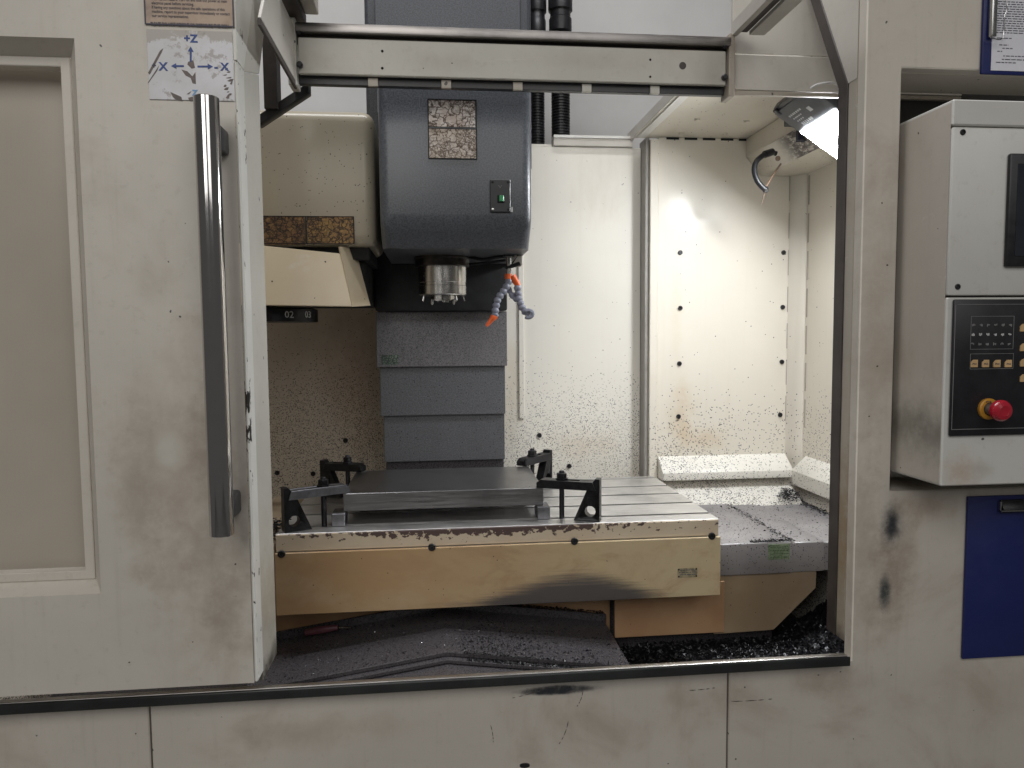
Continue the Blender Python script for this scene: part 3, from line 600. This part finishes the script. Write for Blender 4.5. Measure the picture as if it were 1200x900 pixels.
a, b = P(574, 211, .35), P(598, 249, .35)
sp = MB().box(a.x, b.x, .343, .3499, b.z, a.z, .001).build('switch_plate', black, sh)
for dx, dz in ((.006, -.006), (.006, None), (None, -.006), (None, None)):
    x = a.x + dx if dx else b.x - .006; z = a.z - .006 if dz else b.z + .006
    MB().lathe([(.0028, 0), (.0028, .0015), (.001, .0018)], at(x, .343, z, RX), 10).build('screw', silver if (dx and not dz) else darkgap, sp)
p = P(587, 233, .343); MB().box(p.x - .0085, p.x + .0085, .339, .3429, p.z - .009, p.z + .009, .001).build('button_frame', darkgap, sp)
MB().box(p.x - .0045, p.x + .0065, .335, .339, p.z - .007, p.z + .007, .001).build('push_button', green_btn, sp)
p = P(586, 219, .343); MB().tube([(p.x - .004, .3425, p.z + .004), (p.x, .3425, p.z - .003), (p.x + .004, .3425, p.z + .004)], .0007, 6).build('marking', grey_print, sp)
p = P(600, 246, .35); MB().box(p.x - .002, p.x + .002, .3492, .3500, p.z - .005, p.z + .007, 0).build('paint_chip', white_print, sh)
# spindle nose
SX, SY = .019, .62
nose = MB().lathe([(.079, 1.716), (.079, 1.711), (.076, 1.709), (.076, 1.690), (.0685, 1.688)], at(SX, SY, 0), 48).build('spindle_flange', plain('flange_dark', (.07, .062, .055), .35, .8, .4, 40), sh)
MB().lathe([(.0675, 1.6895), (.0675, 1.645), (.0665, 1.644), (.0665, 1.636), (.0675, 1.635), (.0675, 1.612), (.0645, 1.609), (.040, 1.609), (.035, 1.63)], at(SX, SY, 0), 48).build('spindle_nose', nose_steel, sh)
for i in range(14):
    an = 2 * math.pi * i / 14; M_ = at(SX, SY, 0) @ Matrix.Rotation(an, 4, 'Z')
    if i % 7 == 3: MB().box(.036, .058, -.009, .009, 1.592, 1.6085, .001, 1, M_).build('drive_key', nose_steel, sh)
    elif i % 2 == 0: MB().tube([M_ @ Vector((.058, 0, 1.6085)), M_ @ Vector((.062, 0, 1.594))], .0016, 6).build('air_nozzle', silver, sh)
MB().lathe([(.034, 1.609), (.034, 1.597), (.028, 1.597), (.022, 1.608)], at(SX, SY, 0), 32).build('spindle_taper', nose_steel, sh)
for dx in (-.03, .03): MB().lathe([(.004, 1.598), (.004, 1.586), (.002, 1.583)], at(SX + dx, SY - .02, 0), 12).build('air_nozzle', silver, sh)
# fittings of the coolant manifold under the right of the head
MB().tube([P(548, 300, .6), P(565, 304, .58), P(585, 301, .56), P(600, 299, .55)], .005, 10, 4).build('coolant_pipe', blackm, sh)
MB().tube([P(548, 310, .62), P(570, 308, .60), P(592, 305, .57)], .004, 10, 4).build('coolant_pipe', blackm, sh)
p = P(597, 296, .55); MB().box(p.x - .018, p.x + .014, .535, .565, p.z - .012, 1.7155, .003).build('manifold_block', blackm, sh)
MB().box(.205, .238, .545, .60, 1.688, 1.7155, .002).build('manifold_bracket', cream_side, sh)
p = P(606, 293, .548); MB().tube([p, P(612, 292, .548), P(600, 309, .546)], .0022, 6).build('clip_wire', blackm, sh)

# articulated coolant hoses
hz = thing('coolant_hose', 'pair of jointed grey coolant hoses with orange ends under the head', 'coolant hose', tuple(P(597, 306, .55)))
p = P(597, 312, .55)
MB().tube([P(596, 299, .55), P(597, 322, .55)], .008, 14).build('valve_body', nose_steel, hz)
MB().tube([P(592, 314, .545), P(600, 312, .545), P(609, 309, .545)], lambda i: .004 + .0012 * i, 8).build('valve_lever', black, hz)
MB().tube([P(595.5, 321, .548), P(595.5, 327, .548)], .0095, 14).build('connector', orange, hz)
MB().tube([P(600, 323, .55), P(605, 331, .55), P(607.5, 335, .55)], lambda i: .010 - .001 * i, 14).build('connector', orange, hz)
def beads(pts, r, name='hose_segment'):
    for (a, b) in zip(pts, pts[1:]):
        d = (b - a); L_ = d.length; R_ = d.to_track_quat('Z', 'Y').to_matrix().to_4x4()
        MB().lathe([(r * .62, -.001), (r * .78, L_ * .12), (r * .98, L_ * .35), (r, L_ * .55), (r * .9, L_ * .8), (r * .66, L_ * 1.02)], Matrix.Translation(a) @ R_, 14).build(name, bead, hz)
def path(ps, Ys): return [P(x, y, Y) for (x, y), Y in zip(ps, Ys)]
beads(path([(597, 327), (595, 333), (592, 339), (588, 344), (584, 349), (582, 355), (581, 361), (580, 367), (580, 371)], [.548, .546, .544, .542, .54, .54, .538, .536, .536]), .0105)
beads(path([(606, 334), (607, 341), (607, 347), (609, 353), (611, 358), (613, 363), (617, 367), (621, 369)], [.55, .55, .55, .548, .545, .542, .54, .535]), .0105)
beads(path([(595, 336), (598, 343), (602, 349), (607, 352)], [.556, .558, .558, .556]), .0085)
a, b = P(580, 370, .536), P(570, 382, .53)
MB().lathe([(.0095, 0), (.0095, .008), (.0075, .012), (.0045, (b - a).length)], Matrix.Translation(a) @ (b - a).to_track_quat('Z', 'Y').to_matrix().to_4x4(), 16).build('nozzle', orange, hz)
p = P(619, 368, .53); MB().tube([p + Vector((.012 * math.cos(t), -.004, .010 * math.sin(t))) for t in [i * math.pi / 8 for i in range(-6, 7)]], .0055, 8).build('nozzle', bead, hz)

# ================================================================== TOOL CHANGER
tc = thing('tool_changer', 'cream tool changer cover with brown cracked warning strips left of the spindle', 'tool changer', (-.4, .75, 1.55))
MB().prism([(.50, 1.733), (.50, 2.082), (.92, 2.082), (.92, 1.733)], 'X', -.70, -.155, .03, 5, None, lambda e: max(v.co.x for v in e.verts) > -.156 and min(v.co.y for v in e.verts) < .51 or abs(e.verts[0].co.y - .5) < 1e-4 and abs(e.verts[1].co.y - .5) < 1e-4 and min(v.co.z for v in e.verts) > 2.0).build('upper_cover', changer_mat, tc, 30)
a, b = P(300, 253, .499), P(358, 287, .499); MB().box(a.x, b.x, .4975, .4999, b.z, a.z, .0004).build('worn_sticker', sticker_tc, tc)
a, b = P(359.5, 253, .499), P(415, 286, .499); MB().box(a.x, b.x, .4975, .4999, b.z, a.z, .0004).build('worn_sticker', sticker_tc2, tc)
a = P(300, 253, .499); MB().box(a.x, b.x + .0015, .4970, .4974, a.z - .0015, a.z + .0005, 0).box(a.x, b.x + .0015, .4970, .4974, b.z - .0005, b.z + .0015, 0).box(b.x - .001, b.x + .0015, .4965, .4974, b.z + .0016, a.z - .0016, 0).box(P(358.2, 270, .499).x, P(359.6, 270, .499).x, .4965, .4974, b.z + .0016, a.z - .0016, 0).build('sticker_border', darkgap, tc)
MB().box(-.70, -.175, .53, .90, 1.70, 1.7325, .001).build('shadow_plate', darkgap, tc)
def panel(corners, Y0, Y1, th, name, mat):
    v = [P(x, y, Y) for (x, y), Y in zip(corners, (Y0, Y0, Y1, Y1))]
    n2 = (v[1] - v[0]).cross(v[3] - v[0]).normalized(); n2 = -n2 if n2.y < 0 else n2
    b = bmesh.new(); lo = [b.verts.new(p) for p in v]; hi = [b.verts.new(p + n2 * th) for p in v]
    b.faces.new(lo); b.faces.new(hi[::-1])
    for i in range(4): b.faces.new((lo[i], lo[(i + 1) % 4], hi[(i + 1) % 4], hi[i]))
    bmesh.ops.recalc_face_normals(b, faces=b.faces); bmesh.ops.bevel(b, geom=b.edges[:], offset=.001, segments=1, affect='EDGES')
    m = MB(); m._add(b); return m.build(name, mat, tc)
panel([(270, 284), (398, 297), (413, 359), (270, 357)], .49, .46, .008, 'lower_cover', changer_low)
v = [P(398, 289, .485), P(416, 290, .56), P(434, 358, .54), P(413, 359.5, .457)]
b = bmesh.new(); lo = [b.verts.new(p) for p in v]; hi = [b.verts.new(p + Vector((-.004, .006, 0))) for p in v]
b.faces.new(lo); b.faces.new(hi[::-1])
for i in range(4): b.faces.new((lo[i], lo[(i + 1) % 4], hi[(i + 1) % 4], hi[i]))
bmesh.ops.recalc_face_normals(b, faces=b.faces); m = MB(); m._add(b); m.build('cover_wing', changer_low, tc)
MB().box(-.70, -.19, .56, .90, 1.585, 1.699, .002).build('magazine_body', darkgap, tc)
CX, CY, CR = -.46, .66, .125
MB().lathe([(CR, 1.538), (CR, 1.572), (CR * .92, 1.576)], at(CX, CY, 0), 64).build('tool_carousel', blackm, tc)
for word, px in (('02', 339), ('03', 361)):
    p = P(px, 371, .6)
    # lettering wrapped on the drum: turn it to the drum's tangent where the sight line meets the rim
    d = ray(px, 368); ex, ey = EYE.x - CX, EYE.y - CY; A_ = d.x ** 2 + d.y ** 2; B_ = 2 * (ex * d.x + ey * d.y); C_ = ex * ex + ey * ey - (CR + .0004) ** 2
    disc = max(B_ * B_ - 4 * A_ * C_, 0); t_ = (-B_ - math.sqrt(disc)) / 2 / A_; h = EYE + d * t_; an = math.atan2(h.y - CY, h.x - CX) + math.pi / 2
    R_ = Matrix.Rotation(an, 4, 'Z') @ Matrix.Rotation(math.radians(90), 4, 'X')
    text('lettering', word, .026, h.x, h.z - .010, h.y, white_print, tc, align='CENTER', R=R_, depth=.001)

# ================================================================== CONDUITS
def conduit(px, Y, r, ztop, zbot, label, foot):
    q = P(px, 130, Y); t = thing('cable_conduit', label, 'conduit', (q.x, Y, zbot), 'black corrugated conduits')
    prof = []; z = zbot; k = 0
    while z < ztop - .09:
        prof += [(r, z), (r, z + .004), (r * .86, z + .0055), (r * .86, z + .0085)]; z += .010
    MB().lathe(prof, at(q.x, Y, 0), 24).build('corrugated_tube', black, t)
    MB().lathe([(r * 1.0, z), (r * 1.22, z + .005), (r * 1.22, z + .05), (r * 1.1, z + .055), (r * 1.1, z + .075), (r * 1.3, z + .08), (r * 1.3, z + .13), (r * .9, z + .16), (r * .9, z + .4)], at(q.x, Y, 0), 14).build('gland', black, t)
    if foot: MB().lathe([(r * 1.5, zbot - .01), (r * 1.5, zbot + .01), (r * 1.1, zbot + .03)], at(q.x + .01, Y, 0), 20).build('foot', black, t)
conduit(657, 1.22, .034, 2.66, 2.02, 'thicker black corrugated conduit right of the column, clear of the head', False)
conduit(629, 1.24, .029, 2.66, 2.13, 'thinner black corrugated conduit partly hidden behind the spindle head', True)

# ================================================================== VERTICAL WAY COVER
wv = thing('way_cover', 'grey telescopic way cover of stacked plates under the spindle head', 'way cover', (.02, .85, .9))
for i, (xa, xb, za, zb, Y, m) in enumerate([(-.186, .2205, 1.400, 1.571, .830, cover_mat), (-.178, .2145, 1.246, 1.405, .842, cover2_mat), (-.170, .2125, 1.098, 1.250, .854, cover2_mat), (-.166, .210, .95, 1.103, .866, vcover)]):
    MB().prism([(Y, za), (Y, zb), (Y + .012, zb), (Y + .012, za + .014), (Y + .02, za + .014), (Y + .02, za)], 'X', xa, xb, .0012).build('cover_plate', m, wv)
a, b = P(447, 416, .829), P(467, 427, .829); MB().box(a.x, b.x, .8288, .8299, b.z, a.z, 0).build('green_label', sticker_green2, wv)

# ================================================================== TABLE
mt = thing('machine_table', 'steel T-slot machine table with flaked cream edge and oil stained apron', 'machine table', (.16, .63, .8))
TX0, TX1, TY0, TY1, TZ = -.40, .725, .353, .926, 1.014
slots = [.414, .539, .658, .771]; prof = [(TY0, .96), (TY0, TZ)]
prof = [(TY0, .960), (TY0, TZ - .001), (TY0 + .001, TZ)]
for s_ in slots: prof += [(s_ - .007, TZ), (s_ - .007, TZ - .018), (s_ - .014, TZ - .018), (s_ - .014, TZ - .032), (s_ + .014, TZ - .032), (s_ + .014, TZ - .018), (s_ + .007, TZ - .018), (s_ + .007, TZ)]
prof += [(.893, TZ), (.893, TZ - .012), (.905, TZ - .012), (.905, TZ), (TY1, TZ), (TY1, .93), (.5, .93)]
MB().prism(prof, 'X', TX0, TX1, 0).build('table_top', table_steel, mt)
MB().box(TX0, TX1 - .001, .347, .3525, .971, 1.0125, .001).build('painted_edge', edge_mat, mt)
ap = MB().box(TX0 - .002, .727, .338, .3465, .814, .9695, .0015).build('apron', apron_mat, mt)
MB().box(TX0, .715, .3535, .9, .83, .9295, .001).build('table_body', skirt_tan, mt)
for px, py in ((330, 649), (506, 641), (673, 634), (834, 628)):
    p = P(px, py, .338); knob(at(p.x, .338, p.z, RX), .0095, .005).build('screw', black, ap)
a, b = P(794, 666, .338), P(817, 676, .338)
npl = MB().box(a.x, b.x, .3368, .3379, b.z, a.z, .0003).build('name_plate', plain('name_plate', (.36, .31, .20), .5, .2, .4, 90), ap)
clip_lines(a.x + .003, b.x - .002, a.z - .006, 3, .006, .3367, npl)
for dx, dz in ((0, 0), (1, 0), (0, 1), (1, 1)):
    MB().lathe([(.0022, 0), (.0022, .001)], at(a.x + .003 + dx * (b.x - a.x - .006), .3368, b.z + .003 + dz * (a.z - b.z - .006), RX), 8).build('rivet', darkgap, npl)

for s_ in slots: MB().box(TX0 + .004, TX1 - .0005, s_ - .0068, s_ + .0068, 1.000, 1.009, 0).build('slot_grime_shade', chip_mat, mt)  # dark chip and oil fill that also paints in the slots' depth shade
# saddle skirts below the table
sd_ = thing('machine_saddle', 'brown and tan sheet metal skirts of the saddle below the table', 'machine saddle', (.6, .6, .65))
MB().box(.473, .783, .445, .457, .667, .812, .001).build('skirt_plate', skirt_mat, sd_)
MB().box(-.46, .470, .490, .499, .66, .812, .001).build('skirt_plate', skirt_mat, sd_)
MB().prism([(.759, .825), (.759, .657), (.933, .661), (1.056, .777), (1.056, .825)], 'Y', .4575, .468, .001).build('skirt_plate', skirt_tan, sd_)
MB().box(-.3, .95, .50, .90, .601, .82, .002).build('saddle_body', vcover, sd_)
# right X axis way cover
wx = thing('way_cover', 'grey sheet metal way cover running right from the table, dusted with chips', 'way cover', (1.0, .65, .82))
for (xa, xb, d) in ((.69, .979, 0), (.9795, 1.075, .004), (1.0755, 1.29, .008)):
    MB().prism([(.45 + d, .826), (.45 + d, .912 - d), (.453 + d, .915 - d), (.905 - d, .915 - d), (.905 - d, .826)], 'X', xa, xb, .001).build('cover_section', way_mat, wx)
a, b = P(900, 638, .45), P(925, 655, .45); gl = MB().box(a.x, b.x, .4485, .4499, b.z, a.z, .0003).build('green_label', sticker_green, wx)
clip_lines(a.x + .004, b.x - .006, a.z - .009, 4, .0095, .4484, gl).data.materials[0] = plain('green_ink', (.07, .13, .06), .7)
# front, roof shaped Y axis way cover
wy = thing('way_cover', 'dark ridge shaped way cover below the table front, strewn with chips', 'way cover', (.01, .3, .6))
def roof(y0, y1, zr, xl, xr, th, slope=.145):
    rx = .012; zl, zr2 = zr - slope * (rx - xl), zr - slope * .92 * (xr - rx)
    return MB().prism([(xl, zl), (rx, zr), (xr, zr2), (xr, zr2 - th), (rx, zr - th), (xl, zl - th)], 'Y', y0, y1, .0012)
roof(.205, .478, .760, -.45, .452, .010).build('cover_section', vcover, wy, 5)
roof(.188, .46, .749, -.45, .449, .009).build('cover_section', vcover, wy, 5)
roof(.058, .44, .738, -.45, .446, .020).build('cover_section', vcover, wy, 5)
def backrim():
    rx = .012; s = .145
    return MB().prism([(-.45, .760 - s * .46 + .020), (rx, .780), (.456, .780 - .1334 * .444), (.456, .64), (-.45, .64)], 'Y', .4785, .486, .001)
backrim().build('rear_rim', vcover, wy, 5)
MB().box(-.3, .40, .062, .47, .601, .655, .001).build('cover_skirt', darkgap, wy)

# ================================================================== WORKPIECE, RISERS, CLAMPS
pl = tag(MB().box(-.245, .275, .424, .740, 1.048, 1.094, .0012).build('steel_plate', plate_steel), 'dark rectangular steel plate clamped above the table on small blocks', 'steel plate')
for (x, y, lab) in ((-.256, .402, 'small steel riser block under the front left plate corner'), (.272, .402, 'small steel riser block under the front right plate corner'),
                    (-.24, .70, 'small steel riser block under the rear left plate corner'), (.26, .70, 'small steel riser block under the rear right plate corner')):
    tag(MB().box(x - .0165, x + .0165, y, y + .06, 1.0145, 1.0475, .0012).build('riser_block', strap_steel), lab, 'block', 'riser blocks under the plate')
def clamp(tip, heel, label, strap_mat, zs=1.095, hole=True):
    """Strap from the plate's corner to a triangular heel block, a stud and nut through the strap."""
    a, b = Vector((tip[0], tip[1], 0)), Vector((heel[0], heel[1], 0)); d = b - a; L_ = d.length
    ang = math.atan2(d.y, d.x); t = thing('table_clamp', label, 'clamp', (tip[0], tip[1], 1.014), 'clamps holding the plate')
    M_ = Matrix.Translation((tip[0], tip[1], 0)) @ Matrix.Rotation(ang, 4, 'Z'); hw = .0175; zt = zs + .022
    st = MB()
    sx = L_ * .40                                             # stud position along the strap, slot round it
    st.prism([(0, zs), (0, zs + .014), (.012, zt), (L_ - .012, zt), (L_ - .004, zs)], 'Y', -hw, -.0075, .001, 1, M_)
    st.prism([(0, zs), (0, zs + .014), (.012, zt), (L_ - .012, zt), (L_ - .004, zs)], 'Y', .0075, hw, .001, 1, M_)
    st.prism([(.0, zs), (0, zs + .014), (.012, zt), (sx - .010, zt), (sx - .010, zs)], 'Y', -.0074, .0074, 0, 1, M_)
    st.box(sx + .048, L_ - .012, -.0074, .0074, zs, zt - .0004, 0, 1, M_); st.build('strap', strap_mat, t)
    # heel: upright outer edge, sloping inner edge, round hole
    pts = [(L_ + .006, 1.0145), (L_ + .006, zt + .008), (L_ - .006, zt + .008), (L_ - .028, zs - .001), (L_ - .062, 1.0145)]
    b_ = bmesh.new(); cxh, czh, rh = L_ - .0185, 1.0405, .0142 if hole else .002; K_ = 24
    cir = [(cxh + rh * math.cos(2 * math.pi * i / K_), czh + rh * math.sin(2 * math.pi * i / K_)) for i in range(K_)]
    import mathutils
    for Y_, flip in ((-.013, 0), (.013, 1)):
        allp = [Vector((p[0], p[1])) for p in pts] + [Vector(p) for p in cir]
        n5 = len(pts); edges = [(i, (i + 1) % n5) for i in range(n5)] + [(n5 + i, n5 + (i + 1) % K_) for i in range(K_)]
        vv, ee, ff, *_ = mathutils.geometry.delaunay_2d_cdt(allp, edges, [list(range(n5)), [n5 + i for i in range(K_)][::-1]], 0, 1e-6)
        bv = [b_.verts.new((p.x, Y_, p.y)) for p in vv]
        for q in ff:
            c_ = sum((vv[i] for i in q), Vector((0, 0))) / len(q)
            if (c_ - Vector((cxh, czh))).length < rh * .96: continue
            ok = True
            for (p, r) in zip(pts, pts[1:] + pts[:1]):
                cr = (r[0] - p[0]) * (c_.y - p[1]) - (r[1] - p[1]) * (c_.x - p[0])
                if cr < -1e-9: ok = False
            if ok: b_.faces.new([bv[i] for i in q])
    for loop in (pts, cir):
        for p, r in zip(loop, loop[1:] + loop[:1]):
            b_.faces.new([b_.verts.new((p[0], -.013, p[1])), b_.verts.new((r[0], -.013, r[1])), b_.verts.new((r[0], .013, r[1])), b_.verts.new((p[0], .013, p[1]))])
    bmesh.ops.remove_doubles(b_, verts=b_.verts, dist=1e-5); bmesh.ops.recalc_face_normals(b_, faces=b_.faces)
    bmesh.ops.transform(b_, matrix=M_, verts=b_.verts); m = MB(); m._add(b_); m.build('heel_block', blackm, t)
    MB().lathe([(.0068, 1.0), (.0068, zt + .022), (.006, zt + .024)], M_ @ at(sx, 0, 0), 16).build('stud', dark_steel, t)
    MB().lathe([(.0165, zt), (.0165, zt + .004), (.0135, zt + .0045), (.0135, zt + .0165), (.0115, zt + .018)], M_ @ at(sx, 0, 0), 6).build('nut', blackm, t)
    return t
clamp((-.235, .445), (-.380, .372), 'front left clamp with a bare grey strap over the plate corner', strap_steel)
clamp((.262, .437), (.410, .372), 'front right clamp, black strap with a triangular heel block', blackm)
clamp((-.222, .722), (-.345, .765), 'rear left clamp in shadow before the speckled wall', blackm, 1.096)
clamp((.252, .735), (.352, .850), 'rear right clamp slanting back towards the wall', dark_steel, 1.096)

# ================================================================== WORK LAMP
A_ = P(907, 134, .55); nl = Vector((-.55, -.05, -.83)).normalized()
def hit(px, py): d = ray(px, py); return EYE + d * ((A_ - EYE).dot(nl) / d.dot(nl))
B_, D_ = hit(950, 104), hit(985, 190)
ev = (D_ - A_).normalized(); eu = (B_ - A_); eu = (eu - ev * eu.dot(ev)); lu = eu.length; eu.normalize(); lv = (D_ - A_).length + .03
LM = Matrix.Translation(A_) @ Matrix((tuple(ev) + (0,), tuple(eu) + (0,), tuple(nl) + (0,), (0, 0, 0, 1))).transposed()   # x along the lamp, y across, z out of the face
wl = thing('work_lamp', 'grey flat LED floodlight glowing under the roof panel', 'lamp', tuple(A_))
g0 = (hit(941, 153) - A_).dot(ev)
MB().box(0, lv, 0, lu, -.030, 0, .003, 2, LM).build('housing', lamp_grey, wl)
g0 -= .006
MB().prism([(g0 + .004, .008), (lv - .008, .008), (lv - .008, lu - .008), (g0 + .004, lu - .008)], 'Z', .0003, .003, .001, 1, LM).build('diffuser', glow, wl)
MB().box(-.012, .004, .01, lu - .01, -.026, -.004, .003, 2, LM).build('end_cap', black, wl)
for y in (.008, lu - .026): MB().box(-.010, .016, y, y + .018, -.022, .003, .003, 1, LM).build('hinge', black, wl)
def lm_text(word, size, u, v):
    R_ = LM.to_3x3().to_4x4() @ Matrix.Rotation(math.radians(90), 4, 'Z')
    p = LM @ Vector((u, v, .0004)); text('lettering', word, size, p.x, p.z, p.y, grey_print2, wl, R=R_)
grey_print2 = plain('pale_print', (.42, .42, .43), .6)
marks = MB()
for k_, (u, n_c, h) in enumerate(((.030, 7, .006), (.044, 5, .004), (.056, 4, .004), (.068, 6, .009))):
    for i in range(n_c):
        marks.box(u, u + h, .035 + i * .009 + k_ * .003, .035 + i * .009 + k_ * .003 + .006 * random.uniform(.6, 1.1), .0002, .0008, 0, 1, LM)
marks.box(.040, .056, .113, .127, .0002, .0008, 0, 1, LM).build('print_marks', grey_print2, wl)
p = P(929, 112, .58); MB().box(p.x - .016, p.x + .016, .57, .60, 2.09, 2.173, .002).build('bracket', black, wl)
MB().box(P(958, 112, .66).x, 1.084, .66, .672, 2.07, 2.173, .002).build('mounting_plate', plain('plate_navy', (.03, .032, .055), .4, 0, .3, 30), wl)
MB().tube([P(950, 104, .26), P(958, 99, .252), P(975, 97, .252), P(986, 103, .26)], .0025, 8, 5).build('cable', white_print, wl)

# ================================================================== AIR HOSE
ah = thing('air_hose', 'short black curved hose hanging from the ceiling duct on a hooked wire', 'hose', tuple(P(903, 180, .80)))
hp = [P(906, 178, .80), P(900, 180, .79), P(893, 183, .78), P(886, 190, .77), (P(884, 200, .765)), P(887, 211, .76), P(893, 219, .76), P(897, 222, .76)]
MB().tube(hp, .0085, 12, 6).build('hose_body', black, ah)
MB().tube([P(905, 178, .80), P(896, 181, .785)], .0115, 12).build('hose_sleeve', black, ah)
MB().tube([P(910, 180, .80), P(903, 178, .80)], .008, 6).build('fitting', blackm, ah)
MB().tube([P(897, 222, .76) + Vector((.008 * math.cos(t), 0, .008 * math.sin(t))) for t in [i * math.pi / 6 for i in range(13)]], .003, 8).build('hook_ring', black, ah)
MB().tube([P(897, 220, .76), P(906, 205, .77), P(915, 192, .79)], .003, 8).build('wire', wood, ah)
MB().tube([P(896, 224, .76), P(895, 232, .76), P(893, 239, .76)], .0012, 6, 3).build('cord_end', wood, ah)
p = P(912, 187, .80); MB().lathe([(.008, 0), (.008, .004), (.003, .006)], at(p.x - .008, p.y - .012, p.z, RX), 12).build('bolt', wood, ah)

# ================================================================== LOOSE THINGS
zs_ = lambda x, dz=.0: .760 - (.145 * (.012 - x) if x < .012 else .1334 * (x - .012)) + dz
sw = thing('screwdriver', 'screwdriver with a dusty pink handle lying on the ridge shaped cover', 'screwdriver', (-.26, .36, zs_(-.26)))
a, b, c = PZ(360, 741, .728), PZ(396, 736, .738), PZ(412, 737, .740)
def onroof(px, py, h):
    x = PZ(px, py, .73).x; q = PZ(px, py, zs_(x)); return Vector((q.x, q.y, zs_(q.x) + h))
q0, q1, q2, q3 = onroof(358, 745, .010), onroof(386, 741, .011), onroof(396, 739, .009), onroof(412, 739, .008)
MB().tube([q0, q0.lerp(q1, .5), q1, q2], lambda i: (.0085, .0105, .0095, .007)[i], 12).build('handle', pink, sw)
MB().tube([q2, q3], .0035, 8).build('shaft', silver, sw)

def chips(name, pts, label, mat, lo=.0012, hi=.0042):
    vs, fs = [], []
    for p in pts:
        k = len(vs); s_ = random.uniform(lo, hi) * (1.6 if random.random() < .12 else 1); th = random.uniform(0, 6.28); e = random.uniform(.25, .6)
        ca, sa = math.cos(th) * s_, math.sin(th) * s_; z = p[2]; up = s_ * random.uniform(.3, 1.0)
        vs += [(p[0] - ca, p[1] - sa, z + up * .2), (p[0] + ca, p[1] + sa, z + up * .3), (p[0] - sa * e, p[1] + ca * e, z - .0003), (p[0] + sa * e * .6, p[1] - ca * e * .6, z + up)]
        fs += [(k, k + 1, k + 3), (k, k + 2, k + 1), (k, k + 3, k + 2), (k + 1, k + 2, k + 3)]
    me = bpy.data.meshes.new(name); me.from_pydata(vs, [], fs); o = link(name, me, mat, None, 10); return tag(o, label, 'metal chips', kind='stuff')
R_ = random.random; G = random.gauss
pts = []
for i in range(1300):                                       # right slope of the ridge cover, thick along the steps
    x = .05 + abs(G(0, .13)) if R_() < .7 else random.uniform(.02, .45); y = min(max(G(.25, .05), .206), .47) if R_() < .75 else random.uniform(.206, .47)
    if x < .45: pts.append((x, y, zs_(x)))
for i in range(700):
    x = random.uniform(.06, .40); y = random.uniform(.189, .204); pts.append((x, y, zs_(x, -.011)))
for i in range(400):
    x = random.uniform(-.40, .05); y = random.uniform(.21, .47); pts.append((x, y, zs_(x)))
for i in range(700):
    x = random.uniform(.05, .45); pts.append((x, .482 + G(0, .004), .7805 - .1334 * (x - .012) + R_() * .005 * (x > .2)))
chips('metal_chips', pts, 'dark metal chips strewn over the ridge shaped cover', chip_mat)
pts = [(lambda x: (x, random.uniform(.23, .42), zs_(x)))(random.uniform(-.3, .2)) for i in range(70)] + [(random.uniform(-.255, -.215), random.uniform(.42, .46), 1.0945) for i in range(26)] + [(random.uniform(.225, .27), random.uniform(.42, .45), 1.0945) for i in range(16)] + [(random.uniform(-.25, -.2), random.uniform(.70, .74), 1.0945) for i in range(30)]
chips('bright_chips', pts, 'bright silver shavings at the plate corners and on the cover', chip_bright, .0007, .0019)
pts = []
for i in range(1500):
    x = random.uniform(.74, 1.28); y = random.uniform(.455, .90)
    if R_() < .35 + .65 * (abs(x - .979 - .0) < .03): pts.append((x, y, .9155 if x < .979 else .9115 if x < 1.075 else .9075))
for i in range(500): pts.append((random.uniform(.86, .99), min(.452 + abs(G(0, .012)), .52), .9155))
for i in range(420): pts.append((G(.979, .007), random.uniform(.46, .9), .9155))
chips('metal_chips', pts, 'sparse dark chips scattered on the grey way cover', chip_mat, .001, .0032)
pts = []
for i in range(2600):                                       # piles in the back corner and along the side wall
    if R_() < .5: x, y, s_ = G(1.205, .024), G(.945, .022), .045
    else: x, y, s_ = G(1.262, .016), random.uniform(.55, .95), .014
    if x < 1.288 and y < 1.0: pts.append((x, y, max(.905, .905 + s_ * R_() * math.exp(-((x - 1.22) / .05) ** 2))))
chips('metal_chips', pts, 'heap of black chips in the back right corner', chip_mat, .0015, .0045)
# deep bed of chips in the pan
def bed():
    vs, fs = [], []; nx, ny = 90, 44
    for j in range(ny):
        for i in range(nx):
            x = .40 + .86 * i / (nx - 1); y = .06 + .5 * j / (ny - 1)
            vs.append((x, y, .615 + .16 * max(0, (x - .98) / .28) ** 1.3 + random.uniform(-.006, .008)))
    for j in range(ny - 1):
        for i in range(nx - 1): k = j * nx + i; fs.append((k, k + 1, k + nx + 1, k + nx))
    for i in range(9000):
        k = len(vs); x = random.uniform(.42, 1.25); y = random.uniform(.07, .55); z = .622 + .16 * max(0, (x - .98) / .28) ** 1.3; s_ = random.uniform(.0025, .008); th = random.uniform(0, 6.3); ca, sa = math.cos(th) * s_, math.sin(th) * s_
        vs.extend([(x - ca, y - sa, z), (x + ca, y + sa, z + s_ * R_()), (x - sa * .4, y + ca * .4, z + s_ * 1.2 * R_()), (x + sa * .3, y - ca * .3, z + s_)]); fs.extend([(k, k + 1, k + 3), (k, k + 2, k + 1), (k + 1, k + 2, k + 3)])
    me = bpy.data.meshes.new('chip_bed'); me.from_pydata(vs, [], fs); return tag(link('chip_bed', me, chip_mat, None, 10), 'black bed of metal chips filling the pan under the saddle', 'metal chips', kind='stuff')
bed()
pts = [(min(-.39, G(-.43, .02)), random.uniform(.36, .5), .99 + R_() * .03) for i in range(500)]
MB().box(-.52, -.405, .36, .90, .82, .99, .003).build('table_end_guard', skirt_tan, mt)
chips('metal_chips', pts, 'dark chips piled at the left end of the table', chip_mat, .002, .006)
